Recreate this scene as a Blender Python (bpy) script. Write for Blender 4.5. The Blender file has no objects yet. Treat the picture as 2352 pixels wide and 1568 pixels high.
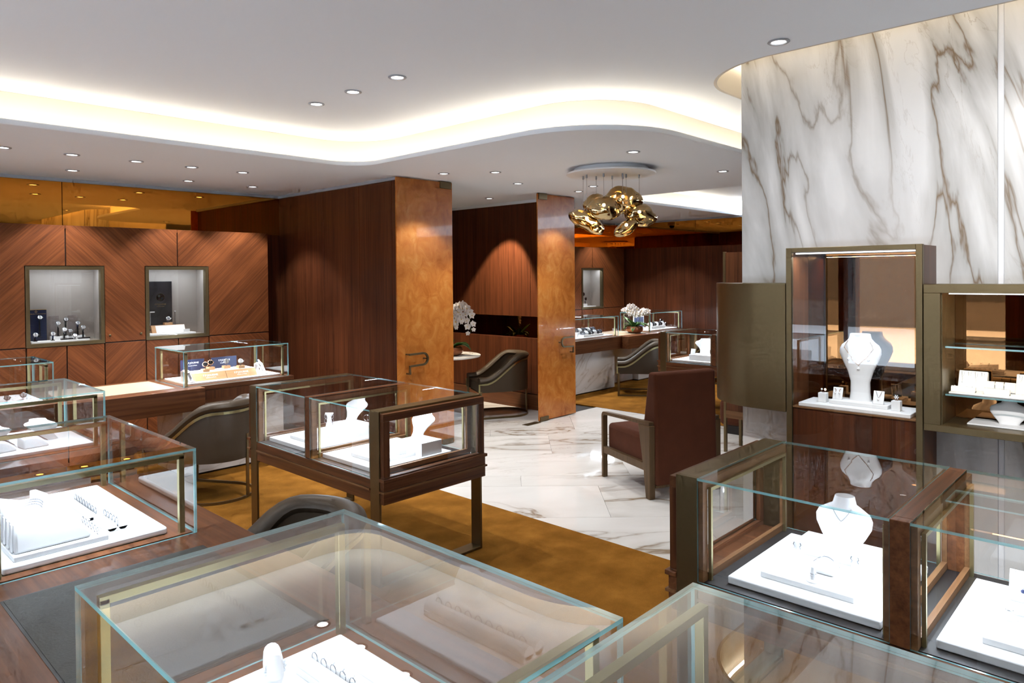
import bpy, bmesh, math, random
from mathutils import Vector, Matrix, noise
random.seed(7)
PI = math.pi
sc = bpy.context.scene
C = sc.collection
# ------------------------------------------------------------------ camera
cam_d = bpy.data.cameras.new('camera'); cam = bpy.data.objects.new('camera', cam_d); C.objects.link(cam)
cam_d.sensor_width = 36.0; cam_d.lens = 1625.86 / 2352 * 36.0
cam_d.shift_y = -(784 - 652.33) / 2352; cam_d.clip_start = 0.02; cam_d.clip_end = 200
_R = ((0.68574671, -0.72778817, -0.00870816), (0.01450155, 0.00169989, 0.9998934), (-0.72769578, -0.68579989, 0.01171976))
cam.matrix_world = Matrix(((_R[0][0], _R[1][0], _R[2][0], 0), (_R[0][1], _R[1][1], _R[2][1], 0), (_R[0][2], _R[1][2], _R[2][2], 1.7), (0, 0, 0, 1)))
sc.camera = cam
# ------------------------------------------------------------------ world (overcast daylight through the shop windows behind)
w = bpy.data.worlds.new('world'); sc.world = w; w.use_nodes = True
w.node_tree.nodes['Background'].inputs[0].default_value = (0.74, 0.85, 1.0, 1)
w.node_tree.nodes['Background'].inputs[1].default_value = 11.0
# ------------------------------------------------------------------ view
sc.view_settings.view_transform = 'Standard'; sc.view_settings.look = 'None'
sc.view_settings.gamma = 1.0; sc.view_settings.use_curve_mapping = False
sc.view_settings.exposure = 0.4
cy = sc.cycles
cy.use_denoising = True; cy.max_bounces = 6; cy.diffuse_bounces = 3; cy.glossy_bounces = 4
cy.transmission_bounces = 4; cy.transparent_max_bounces = 18; cy.caustics_reflective = False; cy.caustics_refractive = False
cy.sample_clamp_indirect = 6.0; cy.blur_glossy = 0.5; cy.use_adaptive_sampling = True; cy.adaptive_threshold = 0.1; cy.adaptive_min_samples = 12
DOWN_W, COVE_E, CASE_W, LENS_E, LED_E = 62.0, 25.0, 6.2, 10.0, 4.0
WARM = (1.0, 0.86, 0.66); NEUT = (1.0, 0.98, 0.96); COOL = (0.76, 0.87, 1.0)

# ------------------------------------------------------------------ materials
MT = {}
def newmat(name):
    m = bpy.data.materials.new(name); m.use_nodes = True
    MT[name] = m
    return m, m.node_tree, m.node_tree.nodes['Principled BSDF']
def plain(name, col, rough=.5, metal=0., coat=0., sheen=0., spec=.5, noise_amt=0., nscale=30., bump=0.):
    m, t, p = newmat(name)
    p.inputs['Base Color'].default_value = (*col, 1); p.inputs['Roughness'].default_value = rough
    p.inputs['Metallic'].default_value = metal; p.inputs['Coat Weight'].default_value = coat
    p.inputs['Sheen Weight'].default_value = sheen; p.inputs['Specular IOR Level'].default_value = spec
    if noise_amt or bump:
        tc = t.nodes.new('ShaderNodeTexCoord'); n = t.nodes.new('ShaderNodeTexNoise')
        n.inputs['Scale'].default_value = nscale; n.inputs['Detail'].default_value = 5
        t.links.new(tc.outputs['Object'], n.inputs['Vector'])
        if noise_amt:
            r = t.nodes.new('ShaderNodeMapRange'); r.inputs[3].default_value = 1 - noise_amt; r.inputs[4].default_value = 1 + noise_amt
            t.links.new(n.outputs['Fac'], r.inputs[0])
            mx = t.nodes.new('ShaderNodeVectorMath'); mx.operation = 'SCALE'; mx.inputs[0].default_value = col
            t.links.new(r.outputs[0], mx.inputs['Scale']); t.links.new(mx.outputs[0], p.inputs['Base Color'])
        if bump:
            b = t.nodes.new('ShaderNodeBump'); b.inputs['Strength'].default_value = bump; b.inputs['Distance'].default_value = .002
            t.links.new(n.outputs['Fac'], b.inputs['Height']); t.links.new(b.outputs[0], p.inputs['Normal'])
    return m
def emit(name, col, s):
    m, t, p = newmat(name); t.nodes.remove(p)
    e = t.nodes.new('ShaderNodeEmission'); e.inputs[0].default_value = (*col, 1); e.inputs[1].default_value = s
    t.links.new(e.outputs[0], t.nodes['Material Output'].inputs[0])
    return m
def ramp(t, fac, stops):
    r = t.nodes.new('ShaderNodeValToRGB'); el = r.color_ramp.elements
    while len(el) < len(stops): el.new(.5)
    for e, (p, c) in zip(el, stops): e.position = p; e.color = (*c, 1)
    t.links.new(fac, r.inputs[0]); return r
def wood(name, dark, light, scale, rot=(0, 0, 0), rough=.42, coat=.0):
    # grain runs along the axis whose scale is small; an optional turn comes first
    m, t, p = newmat(name)
    tc = t.nodes.new('ShaderNodeTexCoord'); a = t.nodes.new('ShaderNodeMapping'); b = t.nodes.new('ShaderNodeMapping')
    a.inputs['Rotation'].default_value = rot; b.inputs['Scale'].default_value = scale
    n = t.nodes.new('ShaderNodeTexNoise'); n.inputs['Scale'].default_value = 1.0; n.inputs['Detail'].default_value = 6; n.inputs['Roughness'].default_value = .62
    n2 = t.nodes.new('ShaderNodeTexNoise'); n2.inputs['Scale'].default_value = .13; n2.inputs['Detail'].default_value = 3
    t.links.new(tc.outputs['Object'], a.inputs[0]); t.links.new(a.outputs[0], b.inputs[0])
    t.links.new(b.outputs[0], n.inputs['Vector']); t.links.new(b.outputs[0], n2.inputs['Vector'])
    mx = t.nodes.new('ShaderNodeMix'); mx.inputs[0].default_value = .35
    t.links.new(n.outputs['Fac'], mx.inputs[2]); t.links.new(n2.outputs['Fac'], mx.inputs[3])
    mid = tuple((x + y) / 2 for x, y in zip(dark, light))
    r = ramp(t, mx.outputs[0], [(.33, dark), (.5, mid), (.66, light)])
    t.links.new(r.outputs[0], p.inputs['Base Color'])
    p.inputs['Roughness'].default_value = rough; p.inputs['Specular IOR Level'].default_value = .22; p.inputs['Coat Weight'].default_value = coat; p.inputs['Coat Roughness'].default_value = .15
    bp = t.nodes.new('ShaderNodeBump'); bp.inputs['Strength'].default_value = .12; bp.inputs['Distance'].default_value = .001
    t.links.new(n.outputs['Fac'], bp.inputs['Height']); t.links.new(bp.outputs[0], p.inputs['Normal'])
    return m
def marble(name, base, cloud, vein, scale, rot, thick, rough, s0=1.0, grey=.5, rnd=0.):
    m, t, p = newmat(name)
    tc = t.nodes.new('ShaderNodeTexCoord'); a = t.nodes.new('ShaderNodeMapping'); b = t.nodes.new('ShaderNodeMapping')
    a.inputs['Rotation'].default_value = rot; b.inputs['Scale'].default_value = scale
    gm = t.nodes.new('ShaderNodeNewGeometry')
    oi = t.nodes.new('ShaderNodeObjectInfo'); ad = t.nodes.new('ShaderNodeVectorMath'); ad.operation = 'MULTIPLY_ADD'
    ad.inputs[1].default_value = (rnd, rnd * .7, rnd * .3); t.links.new(oi.outputs['Random'], ad.inputs[0]); t.links.new(gm.outputs['Position'], ad.inputs[2])
    t.links.new(ad.outputs[0], a.inputs[0]); t.links.new(a.outputs[0], b.inputs[0])
    def nz(sc_, det, dist, rgh=.5):
        n = t.nodes.new('ShaderNodeTexNoise'); n.inputs['Scale'].default_value = sc_; n.inputs['Detail'].default_value = det
        n.inputs['Distortion'].default_value = dist; n.inputs['Roughness'].default_value = rgh
        t.links.new(b.outputs[0], n.inputs['Vector']); return n
    def mth(op, x, y=None):
        q = t.nodes.new('ShaderNodeMath'); q.operation = op
        for i, v in ((0, x), (1, y)):
            if v is None: continue
            if isinstance(v, (int, float)): q.inputs[i].default_value = v
            else: t.links.new(v, q.inputs[i])
        return q.outputs[0]
    def lines(n, k):
        d = mth('ABSOLUTE', mth('SUBTRACT', n.outputs['Fac'], .5))
        return mth('MAXIMUM', mth('SUBTRACT', 1.0, mth('DIVIDE', d, k)), 0.0)
    c1 = nz(s0 * .9, 5, .6); v1 = nz(s0 * 1.0, 6, .55, .47); v2 = nz(s0 * 2.3, 7, .9, .6); mk = nz(s0 * .55, 2, 0.); mk2 = nz(s0 * .8, 2, .4)
    maskr = ramp(t, mk.outputs['Fac'], [(.40, (0, 0, 0)), (.56, (1, 1, 1))])
    maskr2 = ramp(t, mk2.outputs['Fac'], [(.48, (0, 0, 0)), (.66, (1, 1, 1))])
    l1 = mth('MULTIPLY', mth('POWER', lines(v1, thick), 1.4), maskr.outputs[0])
    l2 = mth('MULTIPLY', lines(v2, thick * .8), maskr2.outputs[0])
    lv = mth('MINIMUM', mth('ADD', l1, mth('MULTIPLY', l2, .5)), 1.0)
    wide = mth('MULTIPLY', lines(v1, thick * 7), maskr.outputs[0])
    cr = ramp(t, c1.outputs['Fac'], [(.35, base), (.7, cloud)])
    m1 = t.nodes.new('ShaderNodeMix'); m1.data_type = 'RGBA'; m1.inputs[7].default_value = (cloud[0] * .74, cloud[1] * .73, cloud[2] * .70, 1)
    t.links.new(mth('MULTIPLY', wide, grey), m1.inputs[0]); t.links.new(cr.outputs[0], m1.inputs[6])
    m2 = t.nodes.new('ShaderNodeMix'); m2.data_type = 'RGBA'; m2.inputs[7].default_value = (*vein, 1)
    t.links.new(mth('MULTIPLY', lv, .85), m2.inputs[0]); t.links.new(m1.outputs[2], m2.inputs[6])
    t.links.new(m2.outputs[2], p.inputs['Base Color']); p.inputs['Roughness'].default_value = rough
    return m
def thin_glass(name, tint=(.985, .995, .995), f0=.045, gain=1.0, rough=0.0):
    # thin pane: transparent body with a clear coat of reflection that grows towards grazing angles
    m, t, p = newmat(name); t.nodes.remove(p)
    lw = t.nodes.new('ShaderNodeLayerWeight'); lw.inputs[0].default_value = .5
    pw = t.nodes.new('ShaderNodeMath'); pw.operation = 'POWER'; pw.inputs[1].default_value = 2.3
    t.links.new(lw.outputs['Facing'], pw.inputs[0])
    mr = t.nodes.new('ShaderNodeMapRange'); mr.inputs[3].default_value = f0; mr.inputs[4].default_value = gain
    t.links.new(pw.outputs[0], mr.inputs[0])
    tr = t.nodes.new('ShaderNodeBsdfTransparent'); tr.inputs[0].default_value = (*tint, 1)
    gl = t.nodes.new('ShaderNodeBsdfGlossy'); gl.inputs['Roughness'].default_value = rough
    mx = t.nodes.new('ShaderNodeMixShader')
    t.links.new(mr.outputs[0], mx.inputs[0]); t.links.new(tr.outputs[0], mx.inputs[1]); t.links.new(gl.outputs[0], mx.inputs[2])
    t.links.new(mx.outputs[0], t.nodes['Material Output'].inputs[0])
    return m
def glass_edge(name, col):
    m, t, p = newmat(name); t.nodes.remove(p)
    d = t.nodes.new('ShaderNodeBsdfDiffuse'); d.inputs[0].default_value = (*col, 1)
    tl = t.nodes.new('ShaderNodeBsdfTranslucent'); tl.inputs[0].default_value = (*col, 1)
    gl = t.nodes.new('ShaderNodeBsdfGlossy'); gl.inputs['Roughness'].default_value = .15; gl.inputs[0].default_value = (.8, 1, 1, 1)
    a = t.nodes.new('ShaderNodeMixShader'); a.inputs[0].default_value = .5
    b = t.nodes.new('ShaderNodeMixShader'); b.inputs[0].default_value = .25
    t.links.new(d.outputs[0], a.inputs[1]); t.links.new(tl.outputs[0], a.inputs[2])
    t.links.new(a.outputs[0], b.inputs[1]); t.links.new(gl.outputs[0], b.inputs[2])
    tr = t.nodes.new('ShaderNodeBsdfTransparent'); tr.inputs[0].default_value = (.8, 1, 1, 1); c = t.nodes.new('ShaderNodeMixShader'); c.inputs[0].default_value = .35
    t.links.new(b.outputs[0], c.inputs[1]); t.links.new(tr.outputs[0], c.inputs[2])
    t.links.new(c.outputs[0], t.nodes['Material Output'].inputs[0])
    return m
def parchment(name):
    # amber glass leaf with a crumpled paper interlayer
    m, t, p = newmat(name)
    tc = t.nodes.new('ShaderNodeTexCoord'); mp = t.nodes.new('ShaderNodeMapping'); mp.inputs['Scale'].default_value = (1, 1, .8)
    t.links.new(tc.outputs['Object'], mp.inputs[0])
    n = t.nodes.new('ShaderNodeTexNoise'); n.inputs['Scale'].default_value = 8.5; n.inputs['Detail'].default_value = 5; n.inputs['Distortion'].default_value = .9; n.inputs['Roughness'].default_value = .6
    n2 = t.nodes.new('ShaderNodeTexNoise'); n2.inputs['Scale'].default_value = 1.7; n2.inputs['Detail'].default_value = 3
    t.links.new(mp.outputs[0], n.inputs['Vector']); t.links.new(mp.outputs[0], n2.inputs['Vector'])
    mx = t.nodes.new('ShaderNodeMix'); mx.inputs[0].default_value = .4
    t.links.new(n.outputs['Fac'], mx.inputs[2]); t.links.new(n2.outputs['Fac'], mx.inputs[3])
    r = ramp(t, mx.outputs[0], [(.30, (.40, .115, .018)), (.44, (.58, .195, .034)), (.56, (.68, .27, .055)), (.70, (.78, .40, .11))])
    t.links.new(r.outputs[0], p.inputs['Base Color']); p.inputs['Roughness'].default_value = .22; p.inputs['Coat Weight'].default_value = .3; p.inputs['Coat Roughness'].default_value = .03
    tl = t.nodes.new('ShaderNodeBsdfTranslucent'); t.links.new(r.outputs[0], tl.inputs[0])
    ms = t.nodes.new('ShaderNodeMixShader'); ms.inputs[0].default_value = .4
    t.links.new(p.outputs[0], ms.inputs[1]); t.links.new(tl.outputs[0], ms.inputs[2])
    t.links.new(ms.outputs[0], t.nodes['Material Output'].inputs[0])
    return m
def goldglass(name):
    m, t, p = newmat(name)
    p.inputs['Base Color'].default_value = (.50, .385, .21, 1); p.inputs['Metallic'].default_value = 1; p.inputs['Roughness'].default_value = .07
    tr = t.nodes.new('ShaderNodeBsdfTransparent'); tr.inputs[0].default_value = (.75, .60, .36, 1)
    ms = t.nodes.new('ShaderNodeMixShader'); ms.inputs[0].default_value = .14
    t.links.new(p.outputs[0], ms.inputs[1]); t.links.new(tr.outputs[0], ms.inputs[2])
    t.links.new(ms.outputs[0], t.nodes['Material Output'].inputs[0])
    return m

DK, LT = (.040, .0110, .0044), (.132, .039, .0142)
wood('wall_wood', DK, LT, (46, 46, 1.3)); wood('wood_x', (.054, .0185, .008), (.185, .070, .028), (1.3, 46, 46), rough=.33)
wood('wood_y', (.054, .0185, .008), (.185, .070, .028), (46, 1.3, 46), rough=.33); wood('wood_z', (.050, .016, .0065), (.15, .053, .020), (46, 46, 1.3), rough=.33)
wood('chev_a', (.066, .0195, .0072), (.215, .068, .0215), (60, 60, 1.6), rot=(0, math.radians(-45.001), 0)); wood('chev_b', (.066, .0195, .0072), (.215, .068, .0215), (60, 60, 1.6), rot=(0, math.radians(45), 0))
wood('pale_wood', (.42, .22, .10), (.62, .36, .18), (2, 60, 60), rough=.4, coat=.1)
wood('grey_walnut', (.060, .036, .017), (.125, .074, .035), (40, 40, 1.5), rough=.4)
wood('honey_y', (.11, .048, .019), (.25, .125, .055), (46, 1.3, 46), rough=.35)
wood('honey_x', (.11, .048, .019), (.25, .125, .055), (1.3, 46, 46), rough=.35)
plain('ceil', (.86, .91, .97), .75); plain('soffit', (.83, .87, .92), .7); plain('cove', (.66, .61, .53), .7); plain('grey_trim', (.34, .36, .40), .4)
marble('marble_wall', (.82, .815, .80), (.62, .62, .62), (.175, .105, .045), (1.0, 1.5, .36), (math.radians(10), 0, 0), .015, .2, 1.6, 1.1)
marble('marble_floor', (.74, .73, .71), (.63, .615, .59), (.20, .13, .065), (.55, 1.55, 1.0), (0, 0, math.radians(38)), .017, .045, 1.25, .6, 37.)
marble('marble_base', (.78, .765, .745), (.68, .665, .65), (.40, .33, .26), (.6, 1.0, 1.5), (0, math.radians(25), 0), .012, .15, 1.6, .5)
marble('marble_top', (.82, .80, .77), (.7, .68, .64), (.3, .2, .1), (1, 1.6, 1), (0, 0, .6), .02, .12, 3.5, .5)
plain('bronze', (.165, .125, .066), .38, .8, noise_amt=.08, nscale=90); plain('bronze_paint', (.165, .121, .062), .38, .9, noise_amt=.06, nscale=60)
plain('brass', (.40, .36, .19), .32, 1.0); plain('dark', (.012, .010, .010), .5); plain('steel', (.5, .5, .52), .25, 1.0)
plain('leather', (.048, .033, .020), .44, bump=.15, nscale=220, spec=.25); plain('inlay', (.040, .038, .031), .5, spec=.2, bump=.35, nscale=160)
plain('inlay_tan', (.40, .31, .21), .5, bump=.2, nscale=160)
plain('velvet', (.080, .0255, .013), .95, sheen=.05, spec=.1, noise_amt=.22, nscale=9)
plain('white_pad', (.86, .86, .86), .45, bump=.05, nscale=300); plain('white_plas', (.84, .84, .85), .35); plain('soft_grey', (.40, .345, .30), .55, noise_amt=.05, nscale=12)
plain('silver', (.50, .515, .55), .18, 1.0); plain('rose_gold', (.80, .50, .33), .15, 1.0); plain('gem', (.9, .95, 1.0), .03, 0, spec=1.0, coat=1.0); plain('pearl', (.88, .86, .84), .15, 0, coat=.8)
plain('navy', (.012, .020, .060), .35); plain('black', (.008, .008, .011), .3); plain('blue_strap', (.02, .035, .13), .5); plain('gold_print', (.62, .42, .20), .35, .7); plain('copper', (.42, .17, .085), .28, .85)
plain('leaf', (.035, .115, .018), .4, coat=.2, noise_amt=.3, nscale=14); plain('petal', (.88, .84, .82), .55); plain('petal_core', (.75, .50, .12), .5); plain('stem', (.07, .10, .02), .5); plain('moss', (.11, .08, .025), .9)
m, t, p = newmat('gold_mirror'); p.inputs['Base Color'].default_value = (.72, .285, .040, 1); p.inputs['Metallic'].default_value = 1; p.inputs['Roughness'].default_value = .015
m, t, p = newmat('bronze_mirror'); p.inputs['Base Color'].default_value = (.25, .115, .043, 1); p.inputs['Metallic'].default_value = 1; p.inputs['Roughness'].default_value = .015
thin_glass('glass', f0=.085); thin_glass('glass_clear', f0=.03); glass_edge('edge', (.34, .74, .80)); thin_glass('acrylic', (.95, .93, .95), f0=.1)
parchment('parchment'); goldglass('gold_glass')
emit('lens', (1.0, .95, .88), LENS_E); emit('led_warm', WARM, COVE_E); emit('led_column', WARM, COVE_E * .45); emit('led_cool', (.9, .95, 1), LED_E); emit('led_soft', (.95, .97, 1), 2.2); emit('bulb', (1, .86, .62), 60)
for q in ('lens', 'led_cool', 'bulb'): MT[q].cycles.emission_sampling = 'NONE'   # tiny faces; the lamps themselves are sampled
plain('pavement', (.62, .62, .62), .8); plain('stone', (.085, .075, .065), .8); plain('car_paint', (.03, .03, .035), .2, coat=1.0)
# carpet: ochre cut pile
m, t, p = newmat('carpet')
tc = t.nodes.new('ShaderNodeTexCoord'); n1 = t.nodes.new('ShaderNodeTexNoise'); n1.inputs['Scale'].default_value = 5; n1.inputs['Detail'].default_value = 6
n2 = t.nodes.new('ShaderNodeTexNoise'); n2.inputs['Scale'].default_value = 420; n2.inputs['Detail'].default_value = 2
for n in (n1, n2): t.links.new(tc.outputs['Object'], n.inputs['Vector'])
mx = t.nodes.new('ShaderNodeMix'); mx.inputs[0].default_value = .42; t.links.new(n1.outputs['Fac'], mx.inputs[2]); t.links.new(n2.outputs['Fac'], mx.inputs[3])
r = ramp(t, mx.outputs[0], [(.32, (.135, .053, .007)), (.52, (.235, .100, .015)), (.7, (.34, .155, .027))]); t.links.new(r.outputs[0], p.inputs['Base Color'])
p.inputs['Roughness'].default_value = 1.0; p.inputs['Specular IOR Level'].default_value = .05
bp = t.nodes.new('ShaderNodeBump'); bp.inputs['Strength'].default_value = .7; bp.inputs['Distance'].default_value = .004; t.links.new(n2.outputs['Fac'], bp.inputs['Height']); t.links.new(bp.outputs[0], p.inputs['Normal'])

# ------------------------------------------------------------------ mesh builder
class MB:
    def __init__(s): s.v = []; s.f = []; s.m = []
    def add(s, vs, fs, mi=0):
        o = len(s.v); s.v += [tuple(x) for x in vs]
        for f in fs: s.f.append(tuple(o + i for i in f)); s.m.append(mi)
        return s
    def box(s, a, b, mi=0):
        (x0, y0, z0), (x1, y1, z1) = a, b
        x0, x1 = min(x0, x1), max(x0, x1); y0, y1 = min(y0, y1), max(y0, y1); z0, z1 = min(z0, z1), max(z0, z1)
        return s.add([(x0, y0, z0), (x1, y0, z0), (x1, y1, z0), (x0, y1, z0), (x0, y0, z1), (x1, y0, z1), (x1, y1, z1), (x0, y1, z1)],
                     [(0, 3, 2, 1), (4, 5, 6, 7), (0, 1, 5, 4), (1, 2, 6, 5), (2, 3, 7, 6), (3, 0, 4, 7)], mi)
    def prism(s, pts, lo, hi, ax='z', mi=0):
        # polygon pts in the plane across ax, given in cyclic order of the other two axes (x,y), (y,z) or (x,z)
        mk = {'z': lambda p, h: (p[0], p[1], h), 'x': lambda p, h: (h, p[0], p[1]), 'y': lambda p, h: (p[0], h, p[1])}[ax]
        n = len(pts); vs = [mk(p, lo) for p in pts] + [mk(p, hi) for p in pts]
        fs = [tuple(range(n))[::-1], tuple(range(n, 2 * n))] + [(i, (i + 1) % n, n + (i + 1) % n, n + i) for i in range(n)]
        return s.add(vs, fs, mi)
    def lathe(s, prof, n=24, c=(0, 0, 0), mi=0, sx=1., sy=1., cap=True):
        vs = []; fs = []
        for r, z in prof:
            for k in range(n):
                a = 2 * PI * k / n; vs.append((c[0] + r * sx * math.cos(a), c[1] + r * sy * math.sin(a), c[2] + z))
        for i in range(len(prof) - 1):
            for k in range(n): fs.append((i * n + k, i * n + (k + 1) % n, (i + 1) * n + (k + 1) % n, (i + 1) * n + k))
        if cap and prof[0][0] > 1e-6: fs.append(tuple(range(n))[::-1])
        if cap and prof[-1][0] > 1e-6: fs.append(tuple((len(prof) - 1) * n + k for k in range(n)))
        return s.add(vs, fs, mi)
    def sweep(s, path, prof, closed=False, mi=0, up=(0, 0, 1), fixed=None):
        # profile (u across, v along up) carried along the path; open profile ends are capped
        P = [Vector(p) for p in path]; n = len(P); k = len(prof); vs = []; U0 = Vector(up)
        for i in range(n):
            a = P[i - 1] if (i > 0 or closed) else P[i]; b = P[(i + 1) % n] if (i < n - 1 or closed) else P[i]
            T = (b - a).normalized(); S = T.cross(U0)
            S = S.normalized() if S.length > 1e-6 else Vector((1, 0, 0)); V = U0 if fixed else S.cross(T).normalized()
            for u, v in prof: vs.append(P[i] + S * u + V * v)
        fs = []
        for i in range(n if closed else n - 1):
            j = (i + 1) % n
            for q in range(k): fs.append((i * k + q, i * k + (q + 1) % k, j * k + (q + 1) % k, j * k + q))
        if not closed: fs += [tuple(range(k))[::-1], tuple((n - 1) * k + q for q in range(k))]
        return s.add(vs, fs, mi)
    def tube(s, path, r, n=8, closed=False, mi=0, up=(0, 0, 1)):
        return s.sweep(path, [(r * math.cos(2 * PI * q / n), r * math.sin(2 * PI * q / n)) for q in range(n)], closed, mi, up)
    def grid(s, fn, nu, nv, mi=0, cu=False, cv=False):
        vs = [fn(i / (nu if cu else nu - 1), j / (nv if cv else nv - 1)) for i in range(nu) for j in range(nv)]
        fs = [(i * nv + j, ((i + 1) % nu) * nv + j, ((i + 1) % nu) * nv + (j + 1) % nv, i * nv + (j + 1) % nv)
              for i in range(nu if cu else nu - 1) for j in range(nv if cv else nv - 1)]
        return s.add(vs, fs, mi)
    def build(s, name, mats, parent=None, smooth=False, bevel=0., world=False, seg=2):
        me = bpy.data.meshes.new(name)
        vs = s.v
        if world and parent is not None:
            pm = parent.matrix_basis.copy(); pp = parent.parent
            while pp: pm = pp.matrix_basis @ pm; pp = pp.parent
            iv = pm.inverted(); vs = [tuple(iv @ Vector(x)) for x in vs]
        me.from_pydata(vs, [], s.f)
        for q in ([mats] if isinstance(mats, str) else mats): me.materials.append(MT[q])
        me.polygons.foreach_set('material_index', s.m)
        bm = bmesh.new(); bm.from_mesh(me); bmesh.ops.recalc_face_normals(bm, faces=bm.faces); bm.to_mesh(me); bm.free()
        if smooth:
            me.polygons.foreach_set('use_smooth', [True] * len(me.polygons)); me.set_sharp_from_angle(angle=math.radians(40))
        o = bpy.data.objects.new(name, me); C.objects.link(o)
        if parent is not None: o.parent = parent
        if bevel:
            b = o.modifiers.new('bevel', 'BEVEL'); b.width = bevel; b.segments = seg; b.limit_method = 'ANGLE'; b.angle_limit = math.radians(35)
        return o
def B(name, a, b, mat, parent=None, bevel=0., world=True, **k): return MB().box(a, b).build(name, mat, parent, bevel=bevel, world=world, **k)
def thing(name, label, cat, loc=(0, 0, 0), rz=0., group=None, rot=None):
    o = bpy.data.objects.new(name, None); C.objects.link(o); o.empty_display_size = .05
    o.location = loc; o.rotation_euler = rot or (0, 0, rz); o['label'] = label; o['category'] = cat
    if group: o['group'] = group
    o.matrix_basis = Matrix.LocRotScale(Vector(loc), o.rotation_euler, None)
    return o
def tag(o, label, cat, group=None):
    o['label'] = label; o['category'] = cat
    if group: o['group'] = group
    return o
def struct(o): o['kind'] = 'structure'; return o
def group_root(name):
    o = bpy.data.objects.new(name, None); C.objects.link(o); o['kind'] = 'structure'; o.empty_display_size = .05; return o
def dup(root, loc, label, rz=0., group=None, rot=None, scale=None):
    r = root.copy(); C.objects.link(r); r.location = loc; r.rotation_euler = rot or (0, 0, rz); r['label'] = label
    if scale: r.scale = (scale,) * 3
    if group: r['group'] = group
    for ch in [q for q in root.children if q.type == 'MESH']:
        c = ch.copy(); C.objects.link(c); c.parent = r
        for g in list(ch.children):
            d = g.copy(); C.objects.link(d); d.parent = c
    return r
def spot(parent, loc, power, size=1.6, blend=.35, col=NEUT, aim=None, radius=.04):
    l = bpy.data.lights.new('lamp_light', 'SPOT'); l.energy = power; l.spot_size = size; l.spot_blend = blend; l.color = col; l.shadow_soft_size = radius
    o = bpy.data.objects.new('lamp_light', l); C.objects.link(o); o.location = loc
    if aim: o.rotation_euler = (Vector(aim) - Vector(loc)).to_track_quat('-Z', 'Y').to_euler()
    if parent:
        o.parent = parent; o.matrix_parent_inverse = parent.matrix_basis.inverted()
    return o
def area(parent, loc, aim, sx, sy, power, col=COOL, roll_x=None, spread=PI):
    l = bpy.data.lights.new('led_light', 'AREA'); l.shape = 'RECTANGLE'; l.size = sx; l.size_y = sy; l.energy = power; l.color = col; l.spread = spread
    o = bpy.data.objects.new('led_light', l); C.objects.link(o)
    z = (Vector(loc) - Vector(aim)).normalized(); x = Vector(roll_x or (1, 0, 0)); y = z.cross(x).normalized(); x = y.cross(z)
    o.matrix_basis = Matrix(((x.x, y.x, z.x, loc[0]), (x.y, y.y, z.y, loc[1]), (x.z, y.z, z.z, loc[2]), (0, 0, 0, 1)))
    if parent:
        o.parent = parent; o.matrix_parent_inverse = parent.matrix_basis.inverted()
    return o
def text(name, s, size, loc, rot, mat, parent=None, sp=1.0):
    c = bpy.data.curves.new(name, 'FONT'); c.body = s; c.size = size; c.extrude = .0006; c.align_x = 'CENTER'; c.align_y = 'CENTER'; c.space_character = sp; c.resolution_u = 2
    tmp = bpy.data.objects.new(name, c); C.objects.link(tmp); dg = bpy.context.evaluated_depsgraph_get()
    me = bpy.data.meshes.new_from_object(tmp.evaluated_get(dg)); bpy.data.objects.remove(tmp)
    me.materials.clear(); me.materials.append(MT[mat]); o = bpy.data.objects.new(name, me); C.objects.link(o)
    o.matrix_basis = Matrix.LocRotScale(Vector(loc), __import__('mathutils').Euler(rot), None)
    if parent: o.parent = parent; o.matrix_parent_inverse = parent.matrix_basis.inverted()
    return o
def fill2d(loops, z0, z1, name, mat):
    # flat slab from 2D outline loops (the first outer, the others holes)
    c = bpy.data.curves.new(name, 'CURVE'); c.dimensions = '2D'; c.fill_mode = 'BOTH'; c.extrude = (z1 - z0) / 2
    for lp in loops:
        s_ = c.splines.new('POLY'); s_.points.add(len(lp) - 1); s_.use_cyclic_u = True
        for q, (x, y) in zip(s_.points, lp): q.co = (x, y, 0, 1)
    tmp = bpy.data.objects.new(name, c); C.objects.link(tmp); dg = bpy.context.evaluated_depsgraph_get()
    me = bpy.data.meshes.new_from_object(tmp.evaluated_get(dg)); bpy.data.objects.remove(tmp)
    me.materials.clear(); me.materials.append(MT[mat]); o = bpy.data.objects.new(name, me); C.objects.link(o)
    for v in me.vertices: v.co.z += (z0 + z1) / 2
    return struct(o)
def arc(cx, cy_, r, a0, a1, n=14): return [(cx + r * math.cos(math.radians(a0 + (a1 - a0) * i / n)), cy_ + r * math.sin(math.radians(a0 + (a1 - a0) * i / n))) for i in range(n + 1)]

# ================================================================== THE SETTING
HS, HU = 2.66, 2.90          # soffit and upper ceiling heights
XW, YS = -3.2, -3.0          # window wall behind the camera, side wall
# ---- floor: marble slabs laid diagonally, carpets left and right of the marble path
floor = struct(B('floor', (XW, YS, -.10), (11.2, 9.2, -.012), 'dark', world=False))
def clip(poly, x0, x1, y0, y1):
    for ax, lim, sgn in ((0, x0, 1), (0, x1, -1), (1, y0, 1), (1, y1, -1)):
        out = []
        for i in range(len(poly)):
            a, b = poly[i - 1], poly[i]; da, db = sgn * (a[ax] - lim), sgn * (b[ax] - lim)
            if (da >= 0) != (db >= 0):
                k = da / (da - db); out.append((a[0] + (b[0] - a[0]) * k, a[1] + (b[1] - a[1]) * k))
            if db >= 0: out.append(b)
        poly = out
        if len(poly) < 3: return []
    return poly
e1, e2 = (.6857, -.7278), (.7278, .6857)
bands = []; d = -1.5
while d < 12.5:
    bands += [(d, d + .30), (d + .30, d + 1.05), (d + 1.05, d + 1.80)]; d += 1.80
bands = [(a - .0 + .0, b) for a, b in bands]
rowi = 0
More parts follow.
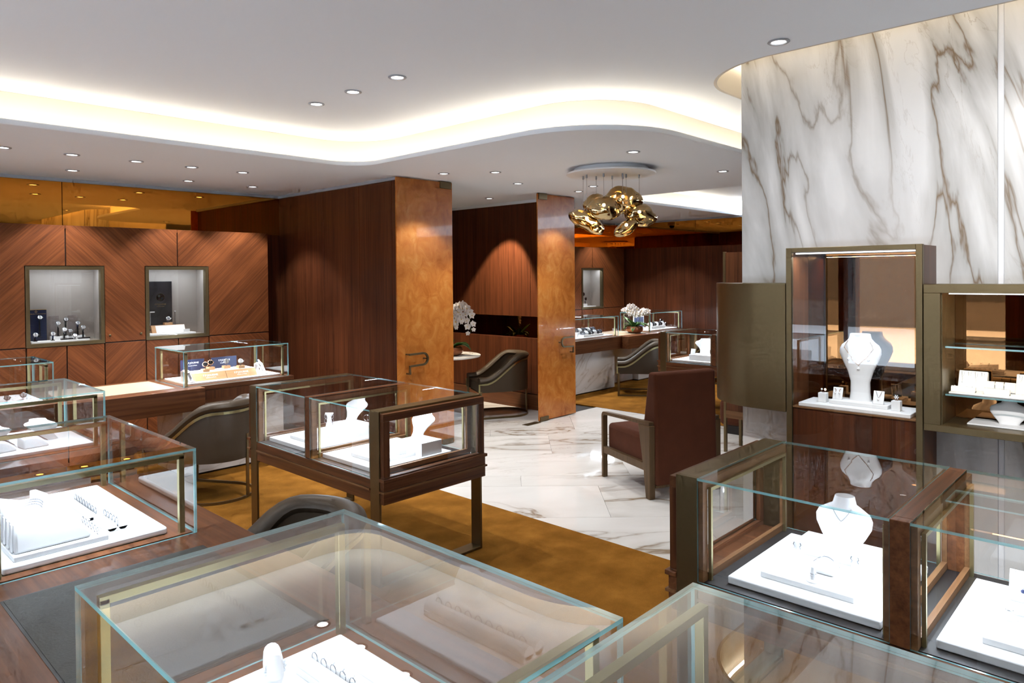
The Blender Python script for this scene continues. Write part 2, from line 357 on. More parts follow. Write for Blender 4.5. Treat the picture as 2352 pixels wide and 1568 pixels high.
for (d0, d1) in bands:
    L = 1.55; off = (rowi * .62) % L; rowi += 1
    u = -8.0 - off
    while u < 9:
        q = [(e1[0] * a + e2[0] * b, e1[1] * a + e2[1] * b) for a, b in ((u + .001, d0 + .001), (u + L - .001, d0 + .001), (u + L - .001, d1 - .001), (u + .001, d1 - .001))]
        u += L
        for (x0, x1, y0, y1) in ((3.685, 7.36, -1.2, 5.46), (4.36, 6.71, 5.4601, 9.0)):
            c = clip(q, x0, x1, y0, y1)
            if len(c) >= 3 and abs(sum(c[i - 1][0] * c[i][1] - c[i][0] * c[i - 1][1] for i in range(len(c)))) > .004:
                MB().prism(c, -.012, 0).build('floor_tile', 'marble_floor', floor)
for i, (x0, x1) in enumerate(((XW, 3.68), (7.365, 11.2))):
    struct(B('floor_carpet', (x0, YS, -.012), (x1, 7.74, .004), 'carpet', world=False))
# ---- upper ceiling with the rounded opening round the marble column, soffit below it
hole = [(3.82, -2.6)] + [(3.82, 1.62)] + arc(4.40, 1.62, .58, 180, 90, 16) + [(5.6, 2.20), (5.6, -2.6)]
def wave(off):
    # the soffit's edge in plan; off moves it out over the tray
    r1, r2 = .50 - off, .56 + off
    return ([(XW, 5.45 - off)] + arc(3.31, 4.95, r1, 90, 0) + arc(4.37, 3.30, r2, 180, 270) + arc(6.60, 3.30, r2, 270, 360) + arc(7.66, 4.95, r1, 180, 90) + [(11.2, 5.45 - off)])
fas = wave(0.); lip = wave(.18)
ceil_o = fill2d([[(XW, YS), (11.2, YS), (11.2, 5.9), (XW, 5.9)], hole], HU, HU + .04, 'ceiling', 'ceil')
ceil_s = fill2d([lip + [(11.2, 9.2), (XW, 9.2)]], HS, HS + .025, 'ceiling_soffit', 'soffit')
MB().sweep([(x, y, HS + .02) for x, y in lip], [(-.004, -.0195), (.018, -.0195), (.022, -.012), (.022, .010), (.018, .014), (-.004, .014)], up=(0, 0, 1), fixed=True).build('lip', 'soffit', ceil_s, smooth=True)
struct(MB().sweep([(x, y, 0) for x, y in fas], [(0, HS + .026), (.02, HS + .026), (.02, HU - .001), (0, HU - .001)], fixed=True).build('trim_1', 'cove', smooth=True))
led = wave(.145)
MB().sweep([(x, y, HS + .032) for x, y in led], [(-.008, -.006), (.008, -.006), (.008, .004), (-.008, .004)], fixed=True).build('led_strip', 'led_warm', ceil_s)
# column opening: upstand, lid and its light strip
ho = struct(MB().sweep([(x, y, 0) for x, y in hole], [(0, HU + .001), (.02, HU + .001), (.02, HU + .35), (0, HU + .35)], closed=True, fixed=True).build('trim_2', 'cove', smooth=True))
MB().prism([(3.7, -2.7), (5.7, -2.7), (5.7, 2.3), (3.7, 2.3)], HU + .35, HU + .38).build('lid', 'cove', ho)
hin = [(3.87, -2.5), (3.87, 1.62)] + arc(4.40, 1.62, .53, 180, 90, 12) + [(5.5, 2.15)]
MB().sweep([(x, y, HU + .22) for x, y in hin], [(-.008, -.006), (.008, -.006), (.008, .004), (-.008, .004)], fixed=True).build('led_strip', 'led_column', ho)
# ---- marble column: two tall slabs either side of a slim metal joint
col = group_root('wall_column')
for y0, y1 in ((.6455, 1.96), (-2.3, .6185)): B('marble_slab', (4.15, y0, 0), (5.1, y1, HU + .33), 'marble_wall', col)
B('joint_strip', (4.158, .6192, 0), (5.0, .6448, HU + .33), 'white_plas', col)
B('joint_edge', (4.1485, .6186, 0), (4.16, .6191, HU + .33), 'grey_trim', col); B('joint_edge', (4.1485, .6449, 0), (4.16, .6454, HU + .33), 'grey_trim', col)
# ---- watch wall: chevron veneer panels round two niches, tinted mirror above
def rects(name, polys, mat_cycle, parent, y0, y1):
    for poly, mt in zip(polys, mat_cycle): MB().prism(poly, y0, y1, ax='y').build(name, mt, parent, bevel=.0015, seg=1)
g = .005
def chevron_wall(name, x_lo, x_hi, niches, zt, zl, extra_low, edges_hi):
    W = group_root(name)
    B('rear_wall', (x_lo - .2, 7.75, 0), (x_hi + .4, 7.9, HS), 'wall_wood', W)
    B('top_cap', (x_lo, 7.452, zt - .03), (x_hi, 7.745, zt), 'wall_wood', W)
    B('end_cap', (x_hi - .02, 7.475, 0), (x_hi, 7.745, zt - .031), 'wall_wood', W)
    xs = [x_lo] + [v for n in niches for v in n[:2]] + [x_hi - .021]
    nz0, nz1 = niches[0][2], niches[0][3]
    for i in range(0, len(xs), 2): B('backing', (xs[i], 7.474, .0), (xs[i + 1], 7.50, zt - .031), 'dark', W)
    for n in niches:
        B('backing', (n[0], 7.474, nz1), (n[1], 7.50, zt - .031), 'dark', W); B('backing', (n[0], 7.474, 0), (n[1], 7.50, nz0), 'dark', W)
    polys = []; mats = []
    mids = [(n[0] + n[1]) / 2 for n in niches]; cuts = edges_hi[0:1] + mids + edges_hi[1:2]
    for i in range(len(cuts) - 1):
        a, b = cuts[i] + g, cuts[i + 1] - g; P = [(a, zt)]
        P = []
        if i > 0: P += [(a, nz1 + g), (niches[i - 1][1] + g, nz1 + g), (niches[i - 1][1] + g, zl + g)]
        else: P += [(a, zl + g)]
        if i < len(niches): P += [(niches[i][0] - g, zl + g), (niches[i][0] - g, nz1 + g), (b, nz1 + g)]
        else: P += [(b, zl + g)]
        P += [(b, zt), (a, zt)]
        polys.append(P); mats.append('chev_b' if i % 2 else 'chev_a')
    low = sorted(set([edges_hi[0], edges_hi[1]] + [v for n in niches for v in n[:2]] + mids + extra_low))
    for i in range(len(low) - 1):
        a, b = low[i] + g, low[i + 1] - g
        for z0, z1 in ((.02, .50), (.51, zl - g)):
            polys.append([(a, z0), (b, z0), (b, z1), (a, z1)]); mats.append('chev_a' if i % 2 else 'chev_b')
    rects('panel', polys, mats, W, 7.45, 7.472)
    return W
N1, N2 = (1.608, 2.241, 1.095, 1.823), (2.612, 3.236, 1.095, 1.823)
WL = chevron_wall('wall_left', -3.0, 3.915, [N1, N2], 2.20, 1.095, [-.4, .3, .95], [.30, 3.915])
MB().prism([(-3.0, 1.1), (.29, 1.1), (.29, 2.2), (-3.0, 2.2)], 7.45, 7.472, ax='y').build('panel', 'chev_b', WL)
for x in (2.285, 2.565): MB().lathe([(0, 0), (.011, 0), (.011, .008), (.008, .010), (0, .010)], 16).build('lock_knob', 'bronze', WL).matrix_basis = Matrix.LocRotScale(Vector((x, 7.45, 1.165)), __import__('mathutils').Euler((PI / 2, 0, 0)), None)
for x0, x1, lb in ((XW, 1.972, 'amber tinted mirror strip over the watch wall, end nearer the window'), (1.978, 4.205, 'amber tinted mirror strip over the watch wall, end beside the dark wood wall')):
    tag(B('wall_mirror', (x0, 7.728, 2.201), (x1, 7.748, HS - .03), 'gold_mirror', world=False), lb, 'mirror')
# lower mirror return between cladding and side wall is plain dark veneer
struct(B('trim_3', (3.916, 7.735, 0), (4.208, 7.749, 2.2), 'wall_wood', world=False))
# ---- dark wood wall that runs towards the doors, in vertical veneer panels
WC = group_root('wall_middle')
B('core', (4.215, 5.46, 0), (4.36, 9.0, HS), 'wall_wood', WC)
for a, b in ((5.46, 5.555), (5.559, 6.10), (6.104, 6.78), (6.784, 7.74)): B('panel', (4.205, a, .0), (4.2149, b, HS - .03), 'wall_wood', WC, bevel=.001, seg=1)
B('baseboard', (4.19, 5.47, .0), (4.2049, 7.4, .12), 'wall_wood', WC)
struct(B('trim_4', (4.18, 5.47, HS - .03), (4.204, 7.72, HS - .001), 'grey_trim', world=False)); struct(B('trim_5', (XW, 7.705, HS - .03), (4.204, 7.727, HS - .001), 'grey_trim', world=False))
# ---- private room: veneer wall with a low tinted mirror slot
WP = group_root('wall_private')
B('core', (6.76, 5.47, 0), (6.88, 9.0, HS), 'wall_wood', WP)
ys = [5.47, 6.0, 6.55, 7.0, 7.5, 8.2, 9.0]
for a, b in zip(ys[:-1], ys[1:]):
    B('panel', (6.71, a + .002, 1.18), (6.759, b - .002, HS - .035), 'wall_wood', WP, bevel=.001, seg=1)
    B('panel', (6.71, a + .002, .20), (6.759, b - .002, .905), 'wall_wood', WP, bevel=.001, seg=1)
B('baseboard', (6.70, 5.47, .0), (6.759, 9.0, .19), 'wood_y', WP)
B('end_cap', (6.705, 5.455, 0), (6.88, 5.469, HS - .001), 'wall_wood', WP)
struct(B('trim_6', (6.69, 5.47, HS - .035), (6.709, 9.0, HS - .001), 'soffit', world=False))
tag(B('slot_mirror', (6.745, 5.475, .906), (6.7595, 8.99, 1.179), 'bronze_mirror', world=False), 'low amber mirror slot in the private room wall behind the orchid', 'mirror')
struct(B('wall_back', (4.2, 9.001, 0), (6.9, 9.1, HS), 'wall_wood', world=False))
tag(B('banquette_back', (4.37, 6.2, .35), (4.46, 8.6, 1.05), 'velvet', world=False, bevel=.02), 'brown upholstered bench back along the private room wall', 'bench')
# ---- far bay: chevron wall with one niche, plain wood wall with mirror above
N3 = (9.649, 10.271, 1.115, 1.818)
WF = chevron_wall('wall_far', 6.9, 10.93, [N3], 2.185, 1.115, [7.6, 8.3, 9.0], [6.9, 10.93])
MB().lathe([(0, 0), (.011, 0), (.011, .008), (0, .010)], 12).build('lock_knob', 'bronze', WF).matrix_basis = Matrix.LocRotScale(Vector((9.60, 7.45, 1.17)), __import__('mathutils').Euler((PI / 2, 0, 0)), None)
tag(B('wall_mirror', (6.9, 7.728, 2.186), (11.03, 7.748, HS - .03), 'gold_mirror', world=False), 'amber tinted mirror strip over the far chevron wall, behind the hanging lamp', 'mirror')
WR = group_root('wall_right')
B('core', (11.06, YS, 0), (11.2, 7.75, HS), 'wall_wood', WR)
ys = [-1., .3, 1.6, 2.8, 4.0, 4.95, 6.05, 7.45]
for a, b in zip(ys[:-1], ys[1:]): B('panel', (11.0, a + .002, 0), (11.059, b - .002, 2.18), 'wall_wood', WR, bevel=.001, seg=1)
B('corner_panel', (11.02, 7.452, 0), (11.059, 7.727, 2.18), 'wall_wood', WR)
for a, b, lb in ((6.05, 7.727, 'amber mirror above the far wood wall, panel by the corner'), (3.2, 6.045, 'amber mirror above the far wood wall, panel next to the marble column')):
    tag(B('wall_mirror', (11.03, a, 2.181), (11.055, b, HS - .03), 'gold_mirror', world=False), lb, 'mirror')
struct(B('trim_7', (6.9, 7.70, HS - .03), (11.05, 7.727, HS - .001), 'grey_trim', world=False)); struct(B('trim_8', (11.01, 3, HS - .03), (11.029, 7.69, HS - .001), 'grey_trim', world=False))
# ---- behind the camera: shop window wall, side wall, street
WW = group_root('wall_window')
for a, b in ((YS, -2.6), (-.7, -.45), (1.45, 1.7), (3.6, 3.85), (5.8, 7.75)): B('pier', (XW - .2, a, 0), (XW, b, HU), 'wood_z', WW)
B('header', (XW - .2, -2.6, 2.55), (XW, 5.8, HU), 'wood_z', WW); B('sill', (XW - .2, -2.6, 0), (XW + .05, 5.8, .35), 'wood_z', WW)
for i, (a, b) in enumerate(((-2.6, -.7), (-.45, 1.45), (1.7, 3.6), (3.85, 5.8))):
    wn = struct(MB().box((XW - .12, a, .35), (XW - .11, b, 2.55)).build('window_%d' % (i + 1), 'glass_clear'))
    B('mullion', (XW - .15, (a + b) / 2 - .03, .35), (XW - .08, (a + b) / 2 + .03, 2.55), 'bronze', wn)
struct(B('wall_side', (XW, YS - .15, 0), (11.2, YS, HU), 'wall_wood', world=False))
struct(B('ground', (-30, -25, -.25), (XW - .2, 30, -.12), 'pavement', world=False))
f_ = thing('street_building', 'pale stone building across the street seen only in reflections', 'building', (-18, 3, -.12))
B('wall', (-19, -16, -.12), (-17.5, 22, 6), 'stone', f_)
for k in range(8): B('window', (-17.52, -14 + k * 4.4, .8), (-17.45, -11.6 + k * 4.4, 4.2), 'dark', f_)
# ---- amber glass doors folded back either side of the private room
def door(n, x0, x1, hinge_right, label):
    D = struct(B('door_%d' % n, (x0, 5.395, .012), (x1, 5.411, HS - .012), 'parchment', world=False, bevel=.002)); D['label'] = label
    hx = x1 if hinge_right else x0; s = -1 if hinge_right else 1
    for z0, z1 in ((HS - .075, HS - .004), (.004, .055)): B('pivot_bracket', (hx + s * .015, 5.385, z0), (hx + s * .165, 5.421, z1), 'bronze_paint', D, world=False, bevel=.003)
    o = x0 if hinge_right else x1; k = 1 if hinge_right else -1
    pts = [(o + k * .10, .955), (o + k * .27, .957)] + [(o + k * (.27 + .055 * math.sin(a * PI / 10)), .902 + .055 * math.cos(a * PI / 10)) for a in range(1, 10)] + [(o + k * .27, .847), (o + k * .105, .842), (o + k * .105, .765)]
    MB().sweep([(x, 5.345, z) for x, z in pts], [(-.009, -.010), (.009, -.010), (.009, .010), (-.009, .010)], up=(0, -1, 0)).build('handle', 'bronze', D)
    for x, z in ((o + k * .10, .955), (o + k * .105, .77), (o + k * .315, .90)): MB().tube([(x, 5.345, z), (x, 5.396, z)], .008, 8).build('handle_peg', 'bronze', D)
    return D
door(1, 4.135, 4.845, True, 'amber parchment glass door folded back on the dark wood wall'); D2 = door(2, 6.165, 6.85, False, 'amber parchment glass door to the private room, beside the far counter')
B('floor_plate', (5.93, 5.36, .0005), (6.16, 5.45, .004), 'bronze_paint', D2, world=False)

# ================================================================== LAMPS
def downlight_proto():
    t = thing('downlight', 'recessed downlight', 'downlight')
    MB().lathe([(.036, .0), (.054, 0), (.056, -.003), (.052, -.006), (.040, -.006), (.036, -.002)], 28, cap=False).build('bezel', 'grey_trim', t, smooth=True)
    MB().lathe([(0, -.001), (.037, -.001)], 28).build('lens', 'lens', t)
    return t
dl0 = downlight_proto(); dl_used = [False]
def downlight(x, y, z, label, group, power=1.0, size=1.65, blend=.35, col=NEUT, aim=None):
    if not dl_used[0]: o = dl0; o.location = (x, y, z); o['label'] = label; dl_used[0] = True
    else: o = dup(dl0, (x, y, z), label)
    o['group'] = group
    o.matrix_basis = Matrix.Translation((x, y, z))
    spot(o, (x, y, z - .012), DOWN_W * power, size, blend, col, aim)
for (x, y), lb in zip(((2.64, 3.42), (2.645, 3.89), (2.65, 4.34), (3.63, 1.51)), ('biggest of three downlights in a line on the upper ceiling', 'middle one of three downlights in a line on the upper ceiling', 'last of three downlights in a line on the upper ceiling, nearest the curved cove', 'lone downlight beside the lit marble column top')):
    downlight(x, y, HU - .001, lb, 'downlights in the upper ceiling', size=1.65 if y > 2 else .75, power=1.0 if y > 2 else .5)
for x, y in ((.4, .8), (.4, 3.6), (2.0, .2), (-1.6, 2.4)): downlight(x, y, HU - .001, 'downlight in the upper ceiling outside the picture', 'downlights overhead', .8)
for y in (-.6, .1, .72): downlight(1.55, y, HU - .001, 'added unseen fill spot aimed at the marble column', 'added column fill spots out of view', 2.2, 1.15, .9, NEUT, aim=(4.15, y + .35, 1.45))  # wash spots added out of view to brighten the column
orow = ['first', 'second', 'third', 'fourth', 'fifth']
for i, x in enumerate((1.21, 1.65, 2.11, 2.555, 3.01)): downlight(x, 6.18, HS - .001, orow[i] + ' from the picture edge of five downlights over the watch counter', 'downlights over the watch counter')
for i, x in enumerate((1.89, 2.89, 3.55)): downlight(x, 7.07, HS - .001, ('first', 'second', 'third')[i] + ' of the downlights close along the amber mirror over the watch wall', 'downlights along the watch wall', 1.2)
for x in (-.6, .0, .6): downlight(x, 6.18, HS - .001, 'downlight over the watch counter outside the picture', 'downlights outside the picture')
for x, y, lb in ((4.38, 4.99, 'downlight just above the top edge of the nearer amber glass door'), (5.41, 5.0, 'downlight before the private room doorway, between the two glass doors'), (6.43, 5.0, 'downlight low behind the hanging lamp disc, nearest the amber door'),
                 (4.67, 4.6, 'downlight midway between the nearer glass door and the cove curve'), (6.17, 4.6, 'downlight right under the hanging lamp disc'), (4.68, 3.1, 'largest downlight in the soffit, in front of the hanging lamp disc'),
                 (6.17, 3.1, 'downlight in the soffit beside the marble column edge')): downlight(x, y, HS - .001, lb, 'downlights in the soffit', .75)
downlight(6.18, 6.195, HS - .001, 'downlight inside the private room throwing a scallop on the wood wall', 'downlights in the soffit', 4.6, 1.0, .25, WARM, aim=(6.71, 6.52, 1.15))
downlight(5.35, 7.05, HS - .001, 'added unseen fill downlight over the round marble table, behind the glass door', 'downlights in the soffit', 2.0, 1.7, .5, WARM)  # extra unseen lamp, added to lift the dark private room
for i, x in enumerate((7.92, 8.36, 8.80, 9.26, 9.72, 10.17)): downlight(x, 6.29, HS - .001, ('first', 'second', 'third', 'fourth', 'fifth', 'sixth')[i] + ' small downlight from the amber door in the row over the far counter', 'downlights over the far counter', .9)
for x, lb in ((8.6, 'downlight in the far tray ceiling, nearer the hanging lamp'), (9.7, 'downlight in the far tray ceiling, nearer the far wood wall')): downlight(x, 4.2, HU - .001, lb, 'downlights in the far tray')
for x in (9.96,): downlight(x, 7.05, HS - .001, 'downlight close to the far chevron wall niche', 'downlights along the far wall')

# hanging lamp: white disc with a cluster of melted gold glass shades
ch = thing('hanging_lamp', 'cluster of melted gold glass pendants hanging from a round white ceiling disc', 'lamp', (5.30, 3.75, 2.10))
MB().lathe([(0, .56), (.335, .56), (.335, .524), (0, .524)], 48).build('canopy', 'white_plas', ch, smooth=True)
MB().lathe([(0, .522), (.40, .522), (.402, .515), (.40, .507), (0, .507)], 56).build('canopy_plate', 'white_plas', ch, smooth=True, bevel=.001)
R3 = lambda px: (Vector((.6857, -.7278, 0)) * px)
shades = [(.115, .05, .285, .175, .125, .12, 8, 0), (-.08, -.10, .195, .145, .105, .11, -10, 1), (-.125, .08, .255, .12, .09, .10, 15, 2), (-.225, -.03, .085, .165, .085, .10, -32, 3), (.255, .0, .14, .145, .10, .10, -14, 4), (.13, -.04, .02, .115, .062, .08, 33, 5), (.02, .06, .215, .10, .08, .09, 30, 6)]
for (u, d_, z, rx, rz_, ry, tilt, k) in shades:
    def blob(a, b, rx=rx, ry=ry, rz_=rz_, k=k):
        th = PI * b; ph = 2 * PI * a
        v = Vector((math.sin(th) * math.cos(ph), math.sin(th) * math.sin(ph), math.cos(th)))
        q = noise.noise(v * 1.1 + Vector((k * 5.1, 0, 0))) * .20 + noise.noise(v * 2.3 + Vector((0, k * 3.7, 0))) * .09 + noise.noise(v * 5.0 + Vector((0, 0, k * 2.3))) * .025
        r = 1 + q
        return (v.x * rx * r, v.y * ry * r, v.z * rz_ * r)
    me = MB(); n = 40; mrows = 22
    me.lathe([(0.0001, 1)] + [(.5, 0)] * 0 + [(.0001, -1)], 3) if False else None
    me.grid(blob, n, mrows, cu=True)
    o = me.build('glass_shade', 'gold_glass', ch, smooth=True)
    bpy.data.meshes[o.data.name].set_sharp_from_angle(angle=PI)
    p_ = R3(u) + Vector((.7278, .6857, 0)) * d_ + Vector((0, 0, z))
    o.location = p_; o.rotation_euler = (0, 0, -.815); o.rotation_euler.rotate_axis('Y', math.radians(-tilt))
    b_ = MB().lathe([(0, -.016), (.012, -.011), (.016, 0), (.012, .011), (0, .016)], 12).build('bulb', 'bulb', ch, smooth=True); b_.location = p_ + Vector((0, 0, .03))
    cd_ = MB().tube([(p_.x, p_.y, p_.z + rz_ * .8), (p_.x, p_.y, .507)], .0022, 6, up=(1, 0, 0)).build('cord', 'steel', ch)
    MB().lathe([(0, .507), (.008, .507), (.009, .48), (.005, .474), (0, .474)], 12, (p_.x, p_.y, 0)).build('cord_grip', 'grey_trim', cd_, smooth=True)
    if k not in (0, 3): continue
    l = bpy.data.lights.new('bulb_light', 'POINT'); l.energy = 5; l.color = WARM; l.shadow_soft_size = .02
    lo = bpy.data.objects.new('bulb_light', l); C.objects.link(lo); lo.parent = ch; lo.location = p_ + Vector((0, 0, -.02))
for u, d_ in ((-.245, .07), (.09, -.09)):
    p_ = R3(u) + Vector((.7278, .6857, 0)) * d_
    cd_ = MB().tube([(p_.x, p_.y, .12), (p_.x, p_.y, .507)], .0022, 6, up=(1, 0, 0)).build('cord', 'steel', ch)
    MB().lathe([(0, .507), (.008, .507), (.009, .48), (.005, .474), (0, .474)], 12, (p_.x, p_.y, 0)).build('cord_grip', 'grey_trim', cd_, smooth=True)
# security camera under the far soffit
sc_ = thing('security_camera', 'small white dome security camera under the far soffit', 'camera', (10.45, 6.85, HS))
MB().lathe([(0, 0), (.075, 0), (.075, -.05), (.06, -.055), (0, -.055)], 20).build('mount', 'white_plas', sc_, smooth=True); MB().lathe([(.048, -.055), (.045, -.08), (.03, -.10), (0, -.105)], 18).build('dome', 'black', sc_, smooth=True)

# ================================================================== SHOWCASES
T = .008
def pane(name, a, b, parent, ax, out=-1):
    # ax: the thin axis; narrow sides get the bright edge of cut glass
    m = MB().box(a, b); i = 'xyz'.index(ax)
    face_ax = [2, 2, 1, 0, 1, 0]; inner = {('x', -1): 3, ('x', 1): 5, ('y', -1): 4, ('y', 1): 2, ('z', 1): 0}[(ax, out)]
    m.m = [0 if face_ax[k] == i else 1 for k in range(6) if k != inner]; del m.f[inner]
    return m.build(name, ['glass', 'edge'], parent, world=True)
def glass_case(label, x0, x1, y0, y1, z0, z1, ends='y', power=1.0, group='glass showcases on the counters', lid=True):
    t = thing('glass_showcase', label, 'showcase', ((x0 + x1) / 2, (y0 + y1) / 2, z0), group=group)
    pane('glass_top', (x0, y0, z1 - T), (x1, y1, z1), t, 'z', 1)
    pane('glass_pane', (x0, y0, z0), (x0 + T, y1, z1 - T - .0005), t, 'x'); pane('glass_pane', (x1 - T, y0, z0), (x1, y1, z1 - T - .0005), t, 'x', 1)
    pane('glass_pane', (x0 + T, y0, z0), (x1 - T, y0 + T, z1 - T - .0005), t, 'y'); pane('glass_pane', (x0 + T, y1 - T, z0), (x1 - T, y1, z1 - T - .0005), t, 'y', 1)
    i0, p = .030, .019
    for px in (x0 + i0, x1 - i0 - p):
        for py in (y0 + i0, y1 - i0 - p): B('brass_post', (px, py, z0), (px + p, py + p, z1 - .026), 'brass', t, bevel=.001, seg=1)
    zt = z1 - .024
    if ends == 'y':
        for py, s in ((y0 + i0, 1), (y1 - i0 - p, -1)):
            r = B('light_rail', (x0 + i0, py, zt - .012), (x1 - i0, py + p, zt + .004), 'brass', t)
            e = py + (p + .001 if s > 0 else -.007)
            B('led_strip', (x0 + i0 + p, py + .005, zt - .0127), (x1 - i0 - p, py + p - .005, zt - .0121), 'led_cool', r)
            area(t, ((x0 + x1) / 2, py + p / 2 + s * .03, zt - .016), ((x0 + x1) / 2, py + s * .16, z0), x1 - x0 - .12, .012, CASE_W * power)
    else:
        for px, s in ((x0 + i0, 1), (x1 - i0 - p, -1)):
            r = B('light_rail', (px, y0 + i0, zt - .012), (px + p, y1 - i0, zt + .004), 'brass', t)
            e = px + (p + .001 if s > 0 else -.007)
            B('led_strip', (px + .005, y0 + i0 + p, zt - .0127), (px + p - .005, y1 - i0 - p, zt - .0121), 'led_cool', r)
            area(t, (px + p / 2 + s * .03, (y0 + y1) / 2, zt - .016), (px + s * .2, (y0 + y1) / 2, z0), y1 - y0 - .12, .012, CASE_W * power, roll_x=(0, 1, 0))
    B('sill_strip', (x0 + .012, y0 + .012, z0 + .0005), (x1 - .012, y1 - .012, z0 + .003), 'wood_y', t)
    return t
ZC, ZG = .785, 1.09
glass_case('glass counter showcase of watches on a pale wood block, beside the dark wood wall', 2.42, 3.385, 6.08, 6.70, ZC + .001, ZG, 'x', .9)
glass_case('glass showcase at the picture edge on the watch counter, under the left niche', .58, 1.487, 6.10, 6.68, ZC + .001, ZG, 'x', .5)
glass_case('glass showcase second from the watch wall, its brass rail in front of white busts', .66, 1.285, 4.28, 5.03, ZC + .001, ZG, 'y', .8)
glass_case('glass showcase nearest the picture edge with ring rolls on a thick white pad', .44, 1.066, 2.575, 3.50, ZC + .001, ZG, 'y', .62)
glass_case('large foreground glass showcase mirroring the curved ceiling cove in its top', .42, 1.045, .72, 1.60, ZC + .001, ZG, 'y', .42)
glass_case('foreground glass showcase cut by the lower picture edge, mirroring the marble column', .635, 1.258, -.22, .70, ZC + .001, ZG, 'y', .12)
glass_case('far glass showcase of strap trays beside the amber door', 7.60, 8.775, 6.09, 6.66, ZC + .001, ZG, 'x', .9)
glass_case('far glass showcase with a navy panel behind the potted orchid', 9.64, 10.63, 6.09, 6.66, ZC + .001, ZG, 'x', .9)

# ---- counters
def counter(label, x0, x1, y0, y1, front, ap, bases, inlays, mat='wood_x'):
    t = thing('sales_counter', label, 'counter', ((x0 + x1) / 2, (y0 + y1) / 2, 0), group='wood and marble sales counters')
    B('counter_top', (x0, y0, ZC - .035), (x1, y1, ZC), mat, t, bevel=.002)
    B('apron', (x0 + .012, y0 + .012, ap), (x1 - .012, y1 - .012, ZC - .0355), mat, t, bevel=.002)
    for b in bases: B('marble_base', (b[0], b[1], .02), (b[2], b[3], ap - .0005), 'marble_base', t, bevel=.002); B('plinth', (b[0] + .02, b[1] + .02, .004), (b[2] - .02, b[3] - .02, .0195), 'dark', t)
    for i in inlays:
        B('leather_inlay', (i[0], i[1], ZC + .0003), (i[2], i[3], ZC + .0022), i[4], t)
    return t
c1 = counter('wood topped watch counter on a marble base along the chevron wall', .30, 3.42, 6.045, 6.79, 0, .635, [(2.44, 6.16, 3.37, 6.72), (.40, 6.16, 1.45, 6.72)], [(1.56, 6.10, 2.36, 6.70, 'inlay_tan')])
B('desk_front', (1.50, 5.945, .60), (2.545, 6.044, ZC), 'wood_x', c1, bevel=.003)
B('apron_band', (2.56, 6.052, .665), (3.40, 6.0565, ZC - .045), 'wood_z', c1)
c2 = counter('walnut sales counter in the foreground with a dark leather writing inlay', .36, 1.20, .715, 3.56, 0, .66, [(.55, .80, .95, 3.45)], [(.46, 1.66, 1.02, 2.43, 'inlay')], mat='wood_y')
B('edge_bead', (.452, 1.652, ZC + .0002), (1.028, 2.438, ZC + .0012), 'dark', c2)
c3 = counter('short walnut counter under the foreground showcase at the lower picture edge', .56, 1.40, -.34, .705, 0, .66, [(.7, -.25, 1.2, .6)], [], mat='wood_y')
c4 = counter('walnut counter hidden behind the nearest showcases, second from the watch wall', .55, 1.40, 4.15, 5.15, 0, .66, [(.7, 4.25, 1.2, 5.05)], [], mat='wood_y')
c5 = counter('far wood counter with a white marble front behind the private room door', 7.55, 10.68, 6.06, 6.78, 0, .60, [(7.62, 6.18, 8.79, 6.74), (9.62, 6.30, 10.6, 6.74)], [(8.85, 6.12, 9.58, 6.70, 'inlay_tan')])
B('desk_front', (8.80, 5.93, .60), (10.0, 6.0595, ZC), 'wood_x', c5, bevel=.003); B('knee_panel', (8.79, 6.4, .02), (9.6, 6.44, .5995), 'marble_base', c5)

